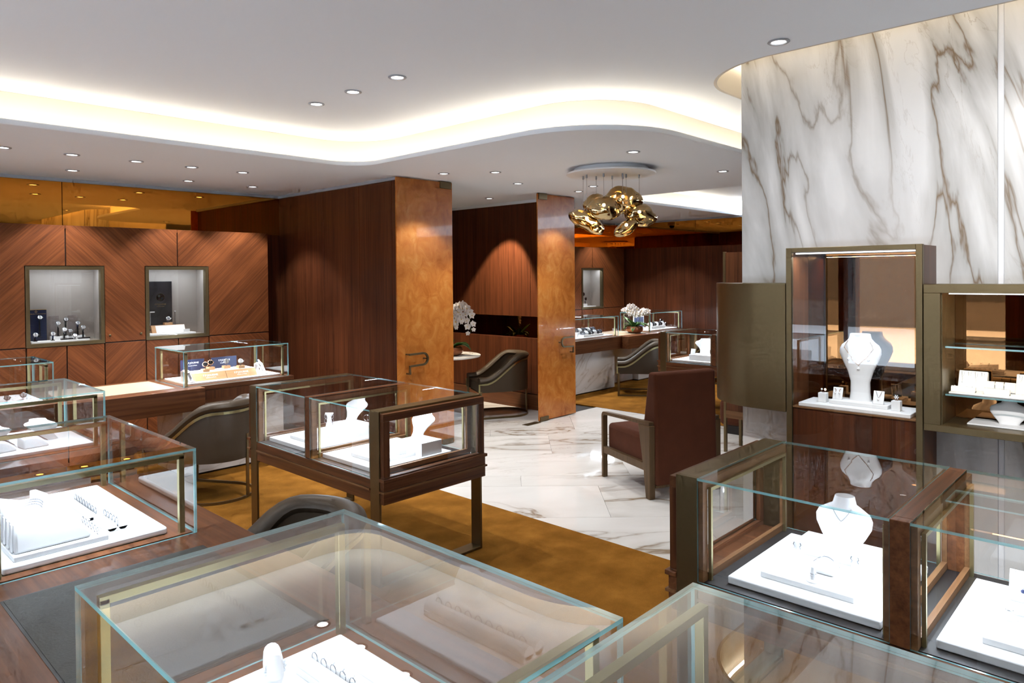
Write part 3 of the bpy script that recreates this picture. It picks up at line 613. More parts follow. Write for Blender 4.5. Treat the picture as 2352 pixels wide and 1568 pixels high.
# ---- island showcases: bronze flat-bar frames, walnut base, two glass bays
def island(label, x0, x1, y0, y1, power=1.0, light=True):
    # y0, y1: outer faces of the bronze end frames
    zt, zg, W = .967, .592, .085
    t = thing('island_showcase', label, 'showcase', ((x0 + x1) / 2, (y0 + y1) / 2, 0), group='island showcases with bronze frames')
    b = .014
    for ya, yb, s in ((y0, y0 + W, -1), (y1 - W, y1, 1)):
        m = MB(); m.box((x0, ya, 0), (x0 + b, yb, zt)); m.box((x1 - b, ya, 0), (x1, yb, zt)); m.box((x0 + b, ya, zt - b), (x1 - b, yb, zt)); m.box((x0 + b, ya, .006), (x1 - b, yb, .006 + b))
        m.build('end_frame', 'bronze_paint', t, world=True, bevel=.0015, seg=1)
        # walnut picture frame with a pane just outside the bronze
        o0, o1 = (ya - .032, ya - .0005) if s < 0 else (yb + .0005, yb + .032)
        fz0, fz1 = zg + .012, zt - .012
        for a, c in (((x0 + .008, fz1 - .042), (x1 - .008, fz1)), ((x0 + .008, fz0), (x1 - .008, fz0 + .006)), ((x0 + .008, fz0 + .006), (x0 + .050, fz1 - .042)), ((x1 - .050, fz0 + .006), (x1 - .008, fz1 - .042))):
            B('end_window_frame', (a[0], o0, a[1]), (c[0], o1, c[1]), 'wood_x' if c[0] - a[0] > .1 else 'wood_z', t, bevel=.002)
        yg = (o0 + .008) if s < 0 else (o1 - .016)
        pane('glass_pane', (x0 + .05, yg, fz0 + .006), (x1 - .05, yg + .008, fz1 - .042), t, 'y', s)
    # base: two boxes with thin ledges
    e = .036
    B('base_top_ledge', (x0 - .004, y0 - e - .012, zg - .006), (x1 + .004, y0 - .001, zg + .011), 'wood_x', t, bevel=.002)
    B('base_top_ledge', (x0 - .004, y1 + .001, zg - .006), (x1 + .004, y1 + e + .012, zg + .011), 'wood_x', t, bevel=.002)
    for z0, z1, i in ((.535, zg - .0065, .006), (.462, .5235, .012)):
        B('base_box', (x0 + b + .001, y0 - e + .004, z0), (x1 - b - .001, y1 + e - .004, z1), 'wood_y', t, bevel=.002)
        for yy0, yy1 in ((y0 - e, y0 - .001), (y1 + .001, y1 + e)): B('base_end', (x0 + .004, yy0 + (0 if yy0 < y0 else .0), z0), (x1 - .004, yy1, z1), 'wood_x', t, bevel=.002)
        B('base_front', (x0 + .002, y0 + W + .0005, z0), (x0 + b + .0005, y1 - W - .0005, z1), 'wood_y', t, bevel=.002)
    for yy0, yy1 in ((y0 - e - .010, y0 - .001), (y1 + .001, y1 + e + .010)): B('base_ledge', (x0 - .004, yy0, .524), (x1 + .004, yy1, .5345), 'honey_x', t)
    B('base_ledge', (x0 - .006, y0 + W + .0005, .524), (x1 - .012, y1 - W - .0005, .5345), 'honey_y', t)
    B('case_floor', (x0 + .016, y0 + W + .0005, zg - .006), (x1 - .016, y1 - W - .0005, zg), 'dark', t)
    ym = (y0 + y1) / 2; hm = .028
    m = MB(); m.box((x0 + .001, ym - hm, zg), (x0 + .042, ym + hm, zt - .001)); m.box((x1 - .042, ym - hm, zg), (x1 - .001, ym + hm, zt - .001)); m.box((x0 + .042, ym - hm, zt - .046), (x1 - .042, ym + hm, zt - .001))
    m.build('mullion', 'wood_x', t, world=True, bevel=.002)
    for ya, yb in ((y0 + W + .0005, ym - hm), (ym + hm, y1 - W - .0005)):
        pane('glass_top', (x0, ya, zt - T), (x1, yb, zt), t, 'z', 1)
        pane('glass_pane', (x0, ya, zg), (x0 + T, yb, zt - T - .0005), t, 'x'); pane('glass_pane', (x1 - T, ya, zg), (x1, yb, zt - T - .0005), t, 'x', 1)
        for yy0, yy1, s in ((ya, ya + .018, 1), (yb - .018, yb, -1)):   # honey wood lining and brass light frames at each bay end
            m = MB(); m.box((x0 + T + .001, yy0, zg), (x0 + .042, yy1, zt - .011)); m.box((x1 - .042, yy0, zg), (x1 - T - .001, yy1, zt - .011)); m.box((x0 + .042, yy0, zt - .046), (x1 - .042, yy1, zt - .011)); m.box((x0 + .042, yy0, zg), (x1 - .042, yy1, zg + .026))
            m.build('bay_lining', 'honey_x', t, world=True)
            q0, q1 = (yy1 + .001, yy1 + .013) if s > 0 else (yy0 - .013, yy0 - .001)
            for xx in (x0 + .046, x1 - .058): B('brass_post', (xx, q0, zg), (xx + .012, q1, zt - .05), 'brass', t)
            B('light_rail', (x0 + .046, q0, zt - .05), (x1 - .046, q1, zt - .038), 'brass', t)
            if light: area(t, ((x0 + x1) / 2, (q0 + q1) / 2 + s * .03, zt - .052), ((x0 + x1) / 2, (q0 + q1) / 2 + s * .18, zg), x1 - x0 - .14, .012, CASE_W * power * .9)
    return t
island('island showcase of white busts on bronze legs in the middle of the ochre carpet', 2.29, 3.067, 3.163, 4.637, .55)
island('island showcase with a bronze top edge in front of the marble column cabinets', 2.296, 3.06, -.145, 1.345, .5)
island('far island showcase half hidden by the curved bronze cabinet', 7.88, 8.65, 3.35, 4.83, .9)

# ---- vitrines set into the walls
def niche(label, N, yf=7.45, tint='soft_grey', power=1.7):
    x0, x1, z0, z1 = N; f = .032; dp = 7.735
    t = thing('wall_niche', label, 'display niche', ((x0 + x1) / 2, yf, z0), group='lit display niches in the chevron walls')
    for k, poly in enumerate(([(x0, z0), (x1, z0), (x1 - f, z0 + f), (x0 + f, z0 + f)], [(x1, z0), (x1, z1), (x1 - f, z1 - f), (x1 - f, z0 + f)], [(x1, z1), (x0, z1), (x0 + f, z1 - f), (x1 - f, z1 - f)], [(x0, z1), (x0, z0), (x0 + f, z0 + f), (x0 + f, z1 - f)])):
        c = MB().prism(poly, yf - .006, yf + .05, ax='y'); c.build('frame_bar', 'bronze', t, world=True)
    B('niche_back', (x0, dp - .012, z0), (x1, dp, z1), tint, t)
    B('niche_side', (x0, yf + .051, z0), (x0 + .012, dp - .0125, z1), tint, t); B('niche_side', (x1 - .012, yf + .051, z0), (x1, dp - .0125, z1), tint, t)
    B('niche_top', (x0 + .0125, yf + .051, z1 - .012), (x1 - .0125, dp - .0125, z1), tint, t); B('niche_floor', (x0 + .0125, yf + .051, z0), (x1 - .0125, dp - .0125, z0 + .028), tint, t)
    pane('glass_pane', (x0 + f - .004, yf + .02, z0 + f - .004), (x1 - f + .004, yf + .026, z1 - f + .004), t, 'y')
    area(t, ((x0 + x1) / 2, yf + .075, z1 - .02), ((x0 + x1) / 2, yf + .16, z0), x1 - x0 - .1, .015, power)
    return t
niche('bronze framed wall niche with a navy board and a crowd of watches', N1); niche('bronze framed wall niche with a tall black board and one watch', N2); niche('far narrow bronze framed niche with three round watch holders', N3)

# ---- marble column cabinets: tall case in the middle, shallow bronze boxes either side
XF, XM = 3.862, 4.148
tc_ = thing('tall_cabinet', 'tall bronze framed case on the marble column with a necklace bust', 'cabinet', (4.0, 1.24, 0))
y0, y1, z0, z1, f = .905, 1.572, .02, 1.838, .030
for a, b in (((y0, z0), (y0 + f, z1)), ((y1 - f, z0), (y1, z1)), ((y0 + f, z1 - f * .8), (y1 - f, z1)), ((y0 + f, z0), (y1 - f, z0 + f))): B('frame_bar', (XF, a[0], a[1]), (XF + .03, b[0], b[1]), 'bronze_paint', tc_, bevel=.0015, seg=1)
B('side_panel', (XF + .031, y0 + .004, z0), (XM, y0 + .018, z1 - .003), 'wood_z', tc_); B('side_panel', (XF + .031, y1 - .018, z0), (XM, y1 - .004, z1 - .003), 'wood_z', tc_)
B('top_panel', (XF + .031, y0 + .0185, z1 - .022), (XM, y1 - .0185, z1 - .004), 'wood_x', tc_)
B('back_mirror', (XM - .012, y0 + .0185, .975), (XM, y1 - .0185, z1 - .0225), 'bronze_mirror', tc_)
B('lower_panel', (XF + .018, y0 + f + .0005, z0 + f + .0005), (XM - .013, y1 - f - .0005, .968), 'wall_wood', tc_)
B('shelf', (XF + .008, y0 + .0315, .9685), (XM - .0125, y1 - .0315, .976), 'honey_y', tc_)
pane('glass_pane', (XF + .006, y0 + f, z0 + f), (XF + .012, y1 - f, z1 - f * .8), tc_, 'x')
B('led_bar', (XF + .035, y0 + .04, z1 - .034), (XF + .05, y1 - .04, z1 - .027), 'led_soft', tc_)
area(tc_, (XF + .07, (y0 + y1) / 2, z1 - .045), (XF + .13, (y0 + y1) / 2, 1.0), .012, y1 - y0 - .1, 4.5, COOL)
# curved bronze end box
cb = thing('curved_cabinet', 'curved bronze end cabinet wrapping the corner of the marble column', 'cabinet', (4.1, 1.8, .93))
arc_pts = [(XF, 1.576)] + arc(XF + .40, 1.74, .40, 180, 92, 20)
inn = [(XF + .335, 2.10)] + [(4.147, 2.09), (4.147, 1.576)]
outline = arc_pts + inn
MB().prism(outline, .937, 1.640).build('shell', 'bronze_paint', cb, world=True, smooth=True); MB().prism([(x + (.0 if x > 3.9 else .004), y) for x, y in outline], 1.6402, 1.645).build('top_plate', 'bronze', cb, world=True)
# shallow open-fronted glass box to the right
gb = thing('bronze_vitrine', 'bronze framed wall vitrine with glass shelves, right of the tall case', 'cabinet', (4.0, .2, .93))
yl, yr = .9005, -.75
for a, b in (((yr, 1.600), (yl, 1.642)), ((yr, .935), (yl, .968)), ((yl - .072, .968), (yl, 1.600)), ((yr, .968), (yr + .03, 1.6))): B('frame_bar', (XF - .004, a[0], a[1]), (XF + .012, b[0], b[1]), 'bronze_paint', gb, bevel=.0015, seg=1)
B('side_return', (XF + .0125, yl - .076, .968), (XF + .085, yl - .072, 1.6), 'bronze', gb); B('side_return', (XF + .087, yl - .076, .968), (XM - .012, yl - .072, 1.6), 'bronze', gb); B('side_cheek', (XF + .0125, yl - .0715, .936), (XM, yl - .0005, 1.641), 'bronze_paint', gb)
B('box_floor', (XF + .0125, yr, .937), (XM, yl - .072, .968), 'bronze', gb); B('box_top', (XF + .0125, yr, 1.602), (XM, yl - .072, 1.641), 'bronze', gb); B('back_mirror', (XM - .010, yr, .9685), (XM, yl - .0765, 1.6015), 'bronze_mirror', gb)
for z in (1.105, 1.335): pane('glass_shelf', (XF + .05, yr + .04, z), (XM - .012, yl - .08, z + .008), gb, 'z', 1)
MB().tube([(XF - .008, yl - .035, 1.262), (XF - .003, yl - .035, 1.262)], .013, 18, up=(0, 0, 1)).build('lock', 'steel', gb, smooth=True)
B('led_bar', (XF + .03, yr + .1, 1.594), (XF + .04, yl - .1, 1.6), 'led_soft', gb); area(gb, (XF + .06, .0, 1.59), (XF + .12, .0, 1.0), .012, 1.4, 5.0, (1, .82, .5))
# tall wood cabinet beyond the column, on bronze posts
fc = thing('freestanding_cabinet', 'tall wood cabinet on bronze posts peeping out behind the marble column', 'cabinet', (6.5, 2.75, 0))
for x, y in ((6.30, 3.145), (6.62, 3.145), (6.30, 2.40), (6.62, 2.40)): B('post', (x, y, 0), (x + .03, y + .025, 1.91), 'bronze_paint', fc, bevel=.001, seg=1)
B('wood_panel', (6.305, 2.4255, .40), (6.64, 3.1445, 1.905), 'wood_z', fc); B('bottom_rail', (6.298, 2.4255, .33), (6.645, 3.1445, .3995), 'honey_y', fc)

# ================================================================== SEATING
def u_path(Wd, L, n=22):
    pts = [(Wd, L - (L + .05) * i / 8) for i in range(8)] + [(Wd * math.cos(PI * i / n), -.05 - Wd * math.sin(PI * i / n)) for i in range(n + 1)] + [(-Wd, -.05 + (L + .05) * i / 8) for i in range(1, 9)]
    return pts
def smooth01(x): x = max(0., min(1., x)); return x * x * (3 - 2 * x)
def top_z(y): return .765 - .275 * smooth01((y + .22) / .50)
def tub_chair(label):
    t = thing('tub_chair', label, 'chair', group='brown leather tub chairs')
    Wd, L = .288, .35
    # leather shell: outer and inner skins
    path = u_path(Wd, L); n = len(path)
    m = MB(); rows = []
    def ring(off, z_of): return [(x * (1 - off / Wd) if abs(x) > .0 else x, (y if y > -.05 else -.05 + (y + .05) * (1 - off / Wd)), z_of(y)) for x, y in path]
    loops = [ring(.0, lambda y: .315), ring(-.004, lambda y: top_z(y) - .075), ring(.0, lambda y: top_z(y) - .062), ring(.080, lambda y: top_z(y) - .050), ring(.088, lambda y: .42), ring(.088, lambda y: .315)]
    vs = [p for lp in loops for p in lp]; fs = []
    for a in range(len(loops)):
        b = (a + 1) % len(loops)
        for i in range(n - 1): fs.append((a * n + i, a * n + i + 1, b * n + i + 1, b * n + i))
    fs += [tuple(a * n for a in range(len(loops))), tuple(a * n + n - 1 for a in range(len(loops)))[::-1]]
    m.add(vs, fs).build('shell', 'leather', t, smooth=True)
    # padded roll on the rim
    def rim(z_add, off): return [(x * (1 - off / Wd), (y if y > -.05 else -.05 + (y + .05) * (1 - off / Wd)), top_z(y) + z_add) for x, y in path]
    MB().sweep(rim(-.036, .036), [(.056 * math.cos(2 * PI * q / 12), .038 * math.sin(2 * PI * q / 12)) for q in range(12)]).build('rim_roll', 'leather', t, smooth=True)
    # brass trim under the roll, turning down the arm fronts
    tr = rim(-.078, -.006)
    MB().sweep([(tr[0][0], tr[0][1] + .005, .32)] + [(tr[0][0], tr[0][1] + .005, tr[0][2])] + tr[1:-1] + [(tr[-1][0], tr[-1][1] + .005, tr[-1][2]), (tr[-1][0], tr[-1][1] + .005, .32)], [(-.003, -.010), (.003, -.010), (.003, .010), (-.003, .010)]).build('trim_band', 'brass', t)
    MB().prism([(x * .69, y * .9 if y < .2 else .33) for x, y in path], .30, .43).build('seat', 'leather', t, bevel=.02, smooth=True)
    # bronze flat bar base: floor hoop, two front legs, one rear post
    MB().sweep([(x * 1.0, y, .008) for x, y in path], [(-.006, -.008), (.006, -.008), (.006, .016), (-.006, .016)], fixed=True).build('floor_hoop', 'bronze_paint', t)
    for s in (-1, 1): MB().box((s * Wd - .007, L - .028, .0), (s * Wd + .007, L + .002, .33)).build('leg', 'bronze_paint', t, bevel=.001, seg=1)
    MB().box((-.014, -.05 - Wd - .006, 0), (.014, -.05 - Wd + .006, .5)).build('rear_post', 'bronze_paint', t)
    return t
chair = tub_chair('leather tub chair drawn up to the watch counter, cut off by the island showcase'); chair.location = (2.40, 5.55, 0); chair.rotation_euler = (0, 0, math.radians(120 - 90))
dup(chair, (6.25, 6.10, 0), 'leather tub chair in the private room beside the round marble table', math.radians(152 - 90))
dup(chair, (8.65, 5.60, 0), 'leather tub chair at the far counter in front of the orchid', math.radians(125 - 90))
dup(chair, (10.25, 5.45, 0), 'leather tub chair seen through the glass of the far island showcase', math.radians(110 - 90))
dup(chair, (1.36, 2.56, 0), 'leather tub chair in the foreground, only its rounded back showing over the counter', math.radians(172 - 90))

def armchair(label, loc, rz):
    t = thing('armchair', label, 'armchair', loc, rz, group='brown velvet armchairs')
    # local: faces +y, width along x
    W, D = .62, .70
    for s in (-1, 1):
        x = s * W / 2; xa, xb = x - .022, x + .022
        ring_ = [(.675, 0), (.70, 0), (.70, .515)] + [(.70 - .04 + .04 * math.cos(a * PI / 12), .515 + .04 * math.sin(a * PI / 12)) for a in range(1, 7)] + [(.0, .585), (.0, .560), (.655, .530), (.672, .515)]
        MB().prism(ring_, xa, xb, ax='x').build('arm', 'grey_walnut', t, bevel=.002)
        MB().prism([(-.012, .0), (.045, .0), (.075, .22), (.145, .553), (-.012, .559)], xa - .003, xb + .003, ax='x').build('rear_leg', 'grey_walnut', t, bevel=.006)
        MB().box((xa + .004, .05, .205), (xb - .004, .676, .262)).build('side_rail', 'grey_walnut', t, bevel=.002)
        MB().box((x - .015, .0, .0), (x + .015, .03, .004)).build('glide', 'black', t)
    MB().box((-W / 2 + .03, .10, .225), (W / 2 - .03, .69, .455)).build('seat_cushion', 'velvet', t, bevel=.035, smooth=True, seg=4)
    MB().prism([(-.035, .10), (.10, .10), (.17, .44), (.075, .955), (-.015, .955)], -W / 2 + .024, W / 2 - .024, ax='x').build('backrest', 'velvet', t, bevel=.022, smooth=True, seg=4)
    MB().box((-W / 2 + .025, -.02, .085), (W / 2 - .025, .03, .105)).build('rear_rail', 'grey_walnut', t)
    return t
rz_a = math.atan2(.638, .275) - PI / 2
fwd = Vector((.396, .918, 0)); side = Vector((.918, -.396, 0))
pb = Vector((4.595, 2.898, 0)) + side * .31
armchair('brown velvet armchair with walnut arms seen from behind on the marble floor', tuple(pb), rz_a)
so = thing('velvet_stool', 'low brown velvet stool, only a sliver showing beside the freestanding cabinet', 'stool', (7.25, 3.345, 0))
MB().box((-.24, -.24, .09), (.24, .24, .36)).build('cushion', 'velvet', so, bevel=.05, smooth=True, seg=4); MB().box((-.20, -.20, .0), (.20, .20, .089)).build('plinth', 'dark', so)

# round marble table in the private room
rt = thing('round_table', 'round marble topped table with an orchid in the private room', 'table', (5.76, 6.53, 0))
MB().lathe([(0, .715), (.40, .715), (.41, .722), (.41, .735), (.402, .74), (0, .74)], 56).build('table_top', 'marble_top', rt, smooth=True)
MB().lathe([(.035, .02), (.035, .714)], 20).build('stem', 'bronze_paint', rt, smooth=True); MB().lathe([(0, 0), (.22, 0), (.22, .012), (.05, .02), (0, .02)], 36).build('foot', 'bronze_paint', rt, smooth=True)

# ================================================================== PLANTS
def petal_mesh():
    m = MB()
    for k in range(5):
        a = 2 * PI * k / 5 + PI / 2; wd = .52 if k in (1, 4) else .36; L = 1.0
        def fn(u, v, a=a, wd=wd, L=L):
            r = u * L; w_ = wd * math.sin(PI * min(1, u * .92 + .06)) ** .7 * (v - .5) * 2
            z = .22 * u * u - .15 * (v - .5) ** 2 * 4 * u
            return (r * math.cos(a) - w_ * math.sin(a), r * math.sin(a) + w_ * math.cos(a), z)
        m.grid(fn, 5, 5, 0)
    m.lathe([(0, .32), (.10, .26), (.14, .12), (.05, .0)], 6, (0, -.1, 0), 1)
    o = m.build('flower', ['petal', 'petal_core'], None, smooth=True); me = o.data; bpy.data.objects.remove(o); return me
FL = petal_mesh()
def leaf(parent, base, az, length, width, lift, droop):
    m = MB(); d_ = Vector((math.cos(az), math.sin(az), 0)); s_ = Vector((-d_.y, d_.x, 0))
    def fn(u, v):
        w_ = width * math.sin(PI * (u * .93 + .05)) ** .8 * (v - .5)
        return tuple(Vector(base) + d_ * length * u * (1 - .15 * u) + s_ * w_ + Vector((0, 0, max(lift * u - droop * u * u, .02 - base[2]) + abs(v - .5) * width * .5)))
    m.grid(fn, 9, 5); o = m.build('leaf', 'leaf', parent, smooth=True); sd = o.modifiers.new('thick', 'SOLIDIFY'); sd.thickness = .0025; return o
def flower(parent, p, s, face):
    o = bpy.data.objects.new('flower', FL); C.objects.link(o); o.parent = parent; o.location = p; o.scale = (s, s, s)
    q = Vector(face).to_track_quat('Z', 'Y').to_euler(); o.rotation_euler = q; return o
def stem(parent, pts, r=.0035):
    # smooth arching stem through the points
    P = [Vector(p) for p in pts]; out = []
    for i in range(len(P) - 1):
        a, b, c, d_ = P[max(i - 1, 0)], P[i], P[i + 1], P[min(i + 2, len(P) - 1)]
        for k in range(6):
            u = k / 6; out.append(.5 * ((2 * b) + (c - a) * u + (2 * a - 5 * b + 4 * c - d_) * u * u + (3 * b - a - 3 * c + d_) * u ** 3))
    out.append(P[-1]); MB().tube(out, r, 6, up=(.3, .2, 1)).build('stem', 'stem', parent, smooth=True); return out
vw = Vector((-.7, -.69, .1))
def orchid(label, loc, pot_r, pot_h, stems, nfl, fs, leaves, rnd):
    t = thing('potted_orchid', label, 'orchid', loc, group='white orchids in copper bowls'); rn = random.Random(rnd)
    MB().lathe([(0, 0), (pot_r * .62, 0), (pot_r * .9, pot_h * .25), (pot_r, pot_h * .6), (pot_r * .9, pot_h), (pot_r * .84, pot_h), (pot_r * .92, pot_h * .6), (pot_r * .5, pot_h * .3), (0, pot_h * .3)], 32).build('bowl', 'copper', t, smooth=True)
    MB().lathe([(0, pot_h * .98), (pot_r * .5, pot_h * .96), (pot_r * .86, pot_h * .85)], 20).build('soil', 'moss', t, smooth=True)
    for k in range(leaves):
        az = 2 * PI * k / leaves + rn.uniform(-.4, .4); leaf(t, (.03 * math.cos(az), .03 * math.sin(az), pot_h * .9), az, rn.uniform(.75, 1.2) * pot_r * 1.5, pot_r * .55, rn.uniform(.5, 1.5) * pot_r * 1.1, rn.uniform(.4, 1.2) * pot_r * 1.1)
    for pts in stems:
        path = stem(t, pts); n0 = int(len(path) * .42)
        for k in range(nfl):
            i = n0 + int((len(path) - 1 - n0) * k / max(1, nfl - 1)); p = path[min(i, len(path) - 1)]
            sd = (Vector((.69, -.72, 0)) * (1 if k % 2 else -1)); q = p + sd * fs * .7 + Vector((0, 0, rn.uniform(-.4, .3) * fs))
            flower(t, q + vw * fs * .5, fs * rn.uniform(.85, 1.1) * (1 if k < nfl - 2 else .6), vw + sd * .35 + Vector((rn.uniform(-.3, .3), rn.uniform(-.3, .3), rn.uniform(-.2, .3))))
    return t
R_ = Vector((.6857, -.7278, 0))
def sp(*uz): return [tuple(R_ * u + Vector((0, 0, z))) for u, z in uz]
orchid('tall white moth orchid with arching sprays on the round marble table', (5.74, 6.44, .7405), .15, .10, [sp((0, .1), (.02, .35), (.03, .52), (.10, .60), (.19, .56), (.235, .42), (.245, .27)), sp((-.02, .1), (-.03, .33), (-.01, .50), (.04, .54), (.09, .47), (.10, .36)), sp((-.03, .1), (-.10, .34), (-.16, .52), (-.25, .52), (-.3, .38)), sp((-.01, .1), (-.04, .34), (-.03, .46), (.02, .44), (.035, .34))], 15, .050, 9, 3)
orchid('low white orchid in a copper bowl on the far counter', (9.40, 6.22, ZC + .0025), .135, .105, [sp((-.02, .1), (-.04, .24), (-.06, .33), (-.13, .37), (-.18, .36)), sp((0, .1), (.0, .25), (.0, .36), (-.05, .42), (-.08, .40)), sp((.02, .1), (.03, .24), (.06, .32), (.11, .31)), sp((.04, .1), (.08, .22), (.13, .32), (.17, .35), (.2, .30))], 8, .044, 11, 5)

pd = thing('plant_pedestal', 'slim pedestal behind the nearer glass door, seen in the mirror slot', 'pedestal', (5.70, 7.22, 0))
MB().lathe([(0, .70), (.17, .70), (.175, .71), (.17, .72), (0, .72)], 36).build('pedestal_top', 'marble_top', pd, smooth=True); MB().lathe([(.03, .015), (.03, .70)], 16).build('stem', 'bronze_paint', pd, smooth=True); MB().lathe([(0, 0), (.14, 0), (.14, .012), (0, .015)], 28).build('foot', 'bronze_paint', pd, smooth=True)
orchid('leafy orchid on a pedestal, visible mirrored in the low amber slot', (5.70, 7.22, .7205), .14, .10, [sp((0, .1), (-.05, .25), (-.12, .36), (-.2, .38)), sp((0, .1), (.03, .25), (.0, .36), (-.08, .40))], 7, .045, 16, 9)

# ================================================================== DISPLAY PIECES
def pad(label, x0, x1, y0, y1, z0, z1, mat='white_pad', name='display_pad', cat='display pad', bevel=.004, group=None):
    o = MB().box((x0 - (x0 + x1) / 2, y0 - (y0 + y1) / 2, 0), (x1 - (x0 + x1) / 2, y1 - (y0 + y1) / 2, z1 - z0)).build(name, mat, bevel=bevel, smooth=True)
    o.location = ((x0 + x1) / 2, (y0 + y1) / 2, z0); return tag(o, label, cat, group)
def loft(sections, n=28, mi=0, m=None, ex=2.4):
    m = m or MB(); vs = []; fs = []
    for (z, hw, hd, yo) in sections:
        for k in range(n):
            a = 2 * PI * k / n; c, s = math.cos(a), math.sin(a)
            vs.append((hw * abs(c) ** (2 / ex) * (1 if c >= 0 else -1), yo + hd * abs(s) ** (2 / ex) * (1 if s >= 0 else -1), z))
    for i in range(len(sections) - 1):
        for k in range(n): fs.append((i * n + k, i * n + (k + 1) % n, (i + 1) * n + (k + 1) % n, (i + 1) * n + k))
    fs += [tuple(range(n))[::-1], tuple((len(sections) - 1) * n + k for k in range(n))]
    return m.add(vs, fs, mi)
def bust(label, loc, rz, h, w, lean=.0, heart=False, chain=None):
    s, k = h / .35, w / .21
    if heart: S = [(0, .055, .03, 0), (.03, .060, .030, .0), (.09, .082, .030, .0), (.16, .103, .030, 0), (.21, .106, .031, 0), (.25, .095, .033, 0), (.28, .066, .035, 0), (.30, .044, .034, 0), (.335, .038, .032, 0), (.35, .036, .030, 0)]
    else: S = [(0, .054, .032, 0), (.04, .049, .028, 0), (.10, .048, .026, 0), (.16, .066, .026, 0), (.215, .092, .029, 0), (.25, .105, .031, 0), (.275, .103, .033, 0), (.295, .092, .035, 0), (.312, .070, .037, 0), (.33, .055, .037, 0), (.352, .050, .036, 0)]
    t = thing('necklace_bust', label, 'bust', loc, rz, group='white jewellery busts')
    sec = [(z * s, hw * k, hd * k, yo + lean * (z * s)) for z, hw, hd, yo in S]
    loft(sec).build('body', 'white_pad', t, smooth=True)
    MB().lathe([(0, sec[-1][0] + .004), (sec[-1][1] * .98, sec[-1][0] + .003), (sec[-1][1] * 1.04, sec[-1][0] - .001)], 28, (0, sec[-1][3], 0), sy=sec[-1][2] / sec[-1][1] * 1.05).build('neck_cap', 'white_plas', t, smooth=True)
    return t, sec
def front_y(sec, z, x):
    for a, b in zip(sec, sec[1:]):
        if a[0] <= z <= b[0] + 1e-9:
            u = (z - a[0]) / max(1e-6, b[0] - a[0]); hw, hd, yo = (a[i] + (b[i] - a[i]) * u for i in (1, 2, 3))
            q = max(0., 1 - min(1, abs(x) / hw) ** 2.4) ** (1 / 2.4); return yo - hd * q
    return 0.
def sphere(m, c, r, mi=0, n=10): return m.lathe([(0, -r), (r * .7, -r * .7), (r, 0), (r * .7, r * .7), (0, r)], n, c, mi)
def necklace(label, loc, rz, sec, pts, mats=('rose_gold', 'pearl'), r=.0016, beads=None, links=True):
    t = thing('necklace', label, 'necklace', loc, rz)
    P = [(x, front_y(sec, z, x) - .003, z) for x, z in pts]
    MB().tube(P, r, 6, up=(0, -1, .01)).build('chain', mats[0], t, smooth=True)
    if links:
        m = MB()
        for i in range(0, len(P), 2): sphere(m, P[i], r * 2.1, n=6)
        m.build('links', mats[0], t)
    for x, z, rr in beads or []:
        m = MB(); sphere(m, (x, front_y(sec, z, x) - rr * .9, z), rr, n=14); m.build('pearl', mats[1], t, smooth=True)
    return t
def vpath(hw, ztop, zbot, n=26, sag=1.35): return [(hw * (2 * i / n - 1), zbot + (ztop - zbot) * abs(2 * i / n - 1) ** sag) for i in range(n + 1)]
# ring: band and stone; ring stands up (axis along y) at its base
def ring_proto(label):
    t = thing('ring', label, 'ring', group='diamond rings on display')
    n = 18; MB().tube([(.0095 * math.cos(2 * PI * i / n), 0, .0095 + .0095 * math.sin(2 * PI * i / n)) for i in range(n)], .0011, 6, closed=True, up=(0, 1, 0)).build('band', 'silver', t, smooth=True)
    MB().lathe([(0, .0185), (.0042, .0225), (.0030, .0245), (0, .0245)], 8).build('stone', 'gem', t)
    return t
ring0 = ring_proto('silver solitaire ring standing first in the long ring roll of the nearest showcase'); r_used = [False]
def ring(label, loc, rz=0., scale=1., group='diamond rings on display'):
    if not r_used[0]: r_used[0] = True; ring0.location = loc; ring0.rotation_euler = (0, 0, rz); ring0['label'] = label; ring0['group'] = group; ring0.scale = (scale,) * 3; return ring0
    return dup(ring0, loc, label, rz, group, scale=scale)
# wrist watch on an upright cuff: strap loop, case, dial
def watch_proto(strap, case, dial):
    t = thing('wrist_watch', 'x', 'watch', group='wrist watches on display')
    n = 20; R = .024
    MB().sweep([(0, .020 * math.cos(2 * PI * i / n), R + R * math.sin(2 * PI * i / n)) for i in range(n)], [(-.0095, -.0014), (.0095, -.0014), (.0095, .0014), (-.0095, .0014)], closed=True, up=(1, 0, 0)).build('strap', strap, t, smooth=True).data.transform(Matrix.Identity(4))
    rm = Matrix.Translation((0, -.017, .036)) @ Matrix.Rotation(math.radians(58), 4, 'X')
    a = MB().lathe([(0, -.004), (.018, -.004), (.0212, -.002), (.0212, .003), (.019, .0048), (.0172, .0048), (.0172, .0035), (0, .0035)], 24)
    a.box((.0205, -.003, -.002), (.0245, .003, .002)); a.v = [tuple(rm @ Vector(v)) for v in a.v]; ca = a.build('case', case, t, smooth=True)
    b = MB().lathe([(0, .0038), (.0170, .0038)], 24); b.v = [tuple(rm @ Vector(v)) for v in b.v]; b.build('dial', dial, ca)
    c = MB().box((-.0006, -.001, .0041), (.0006, .0125, .0045)).box((-.001, -.0006, .0041), (.009, .0006, .0045)); c.v = [tuple(rm @ Vector(v)) for v in c.v]; c.build('hands', 'black', ca)
    return t
WPROTO = {}
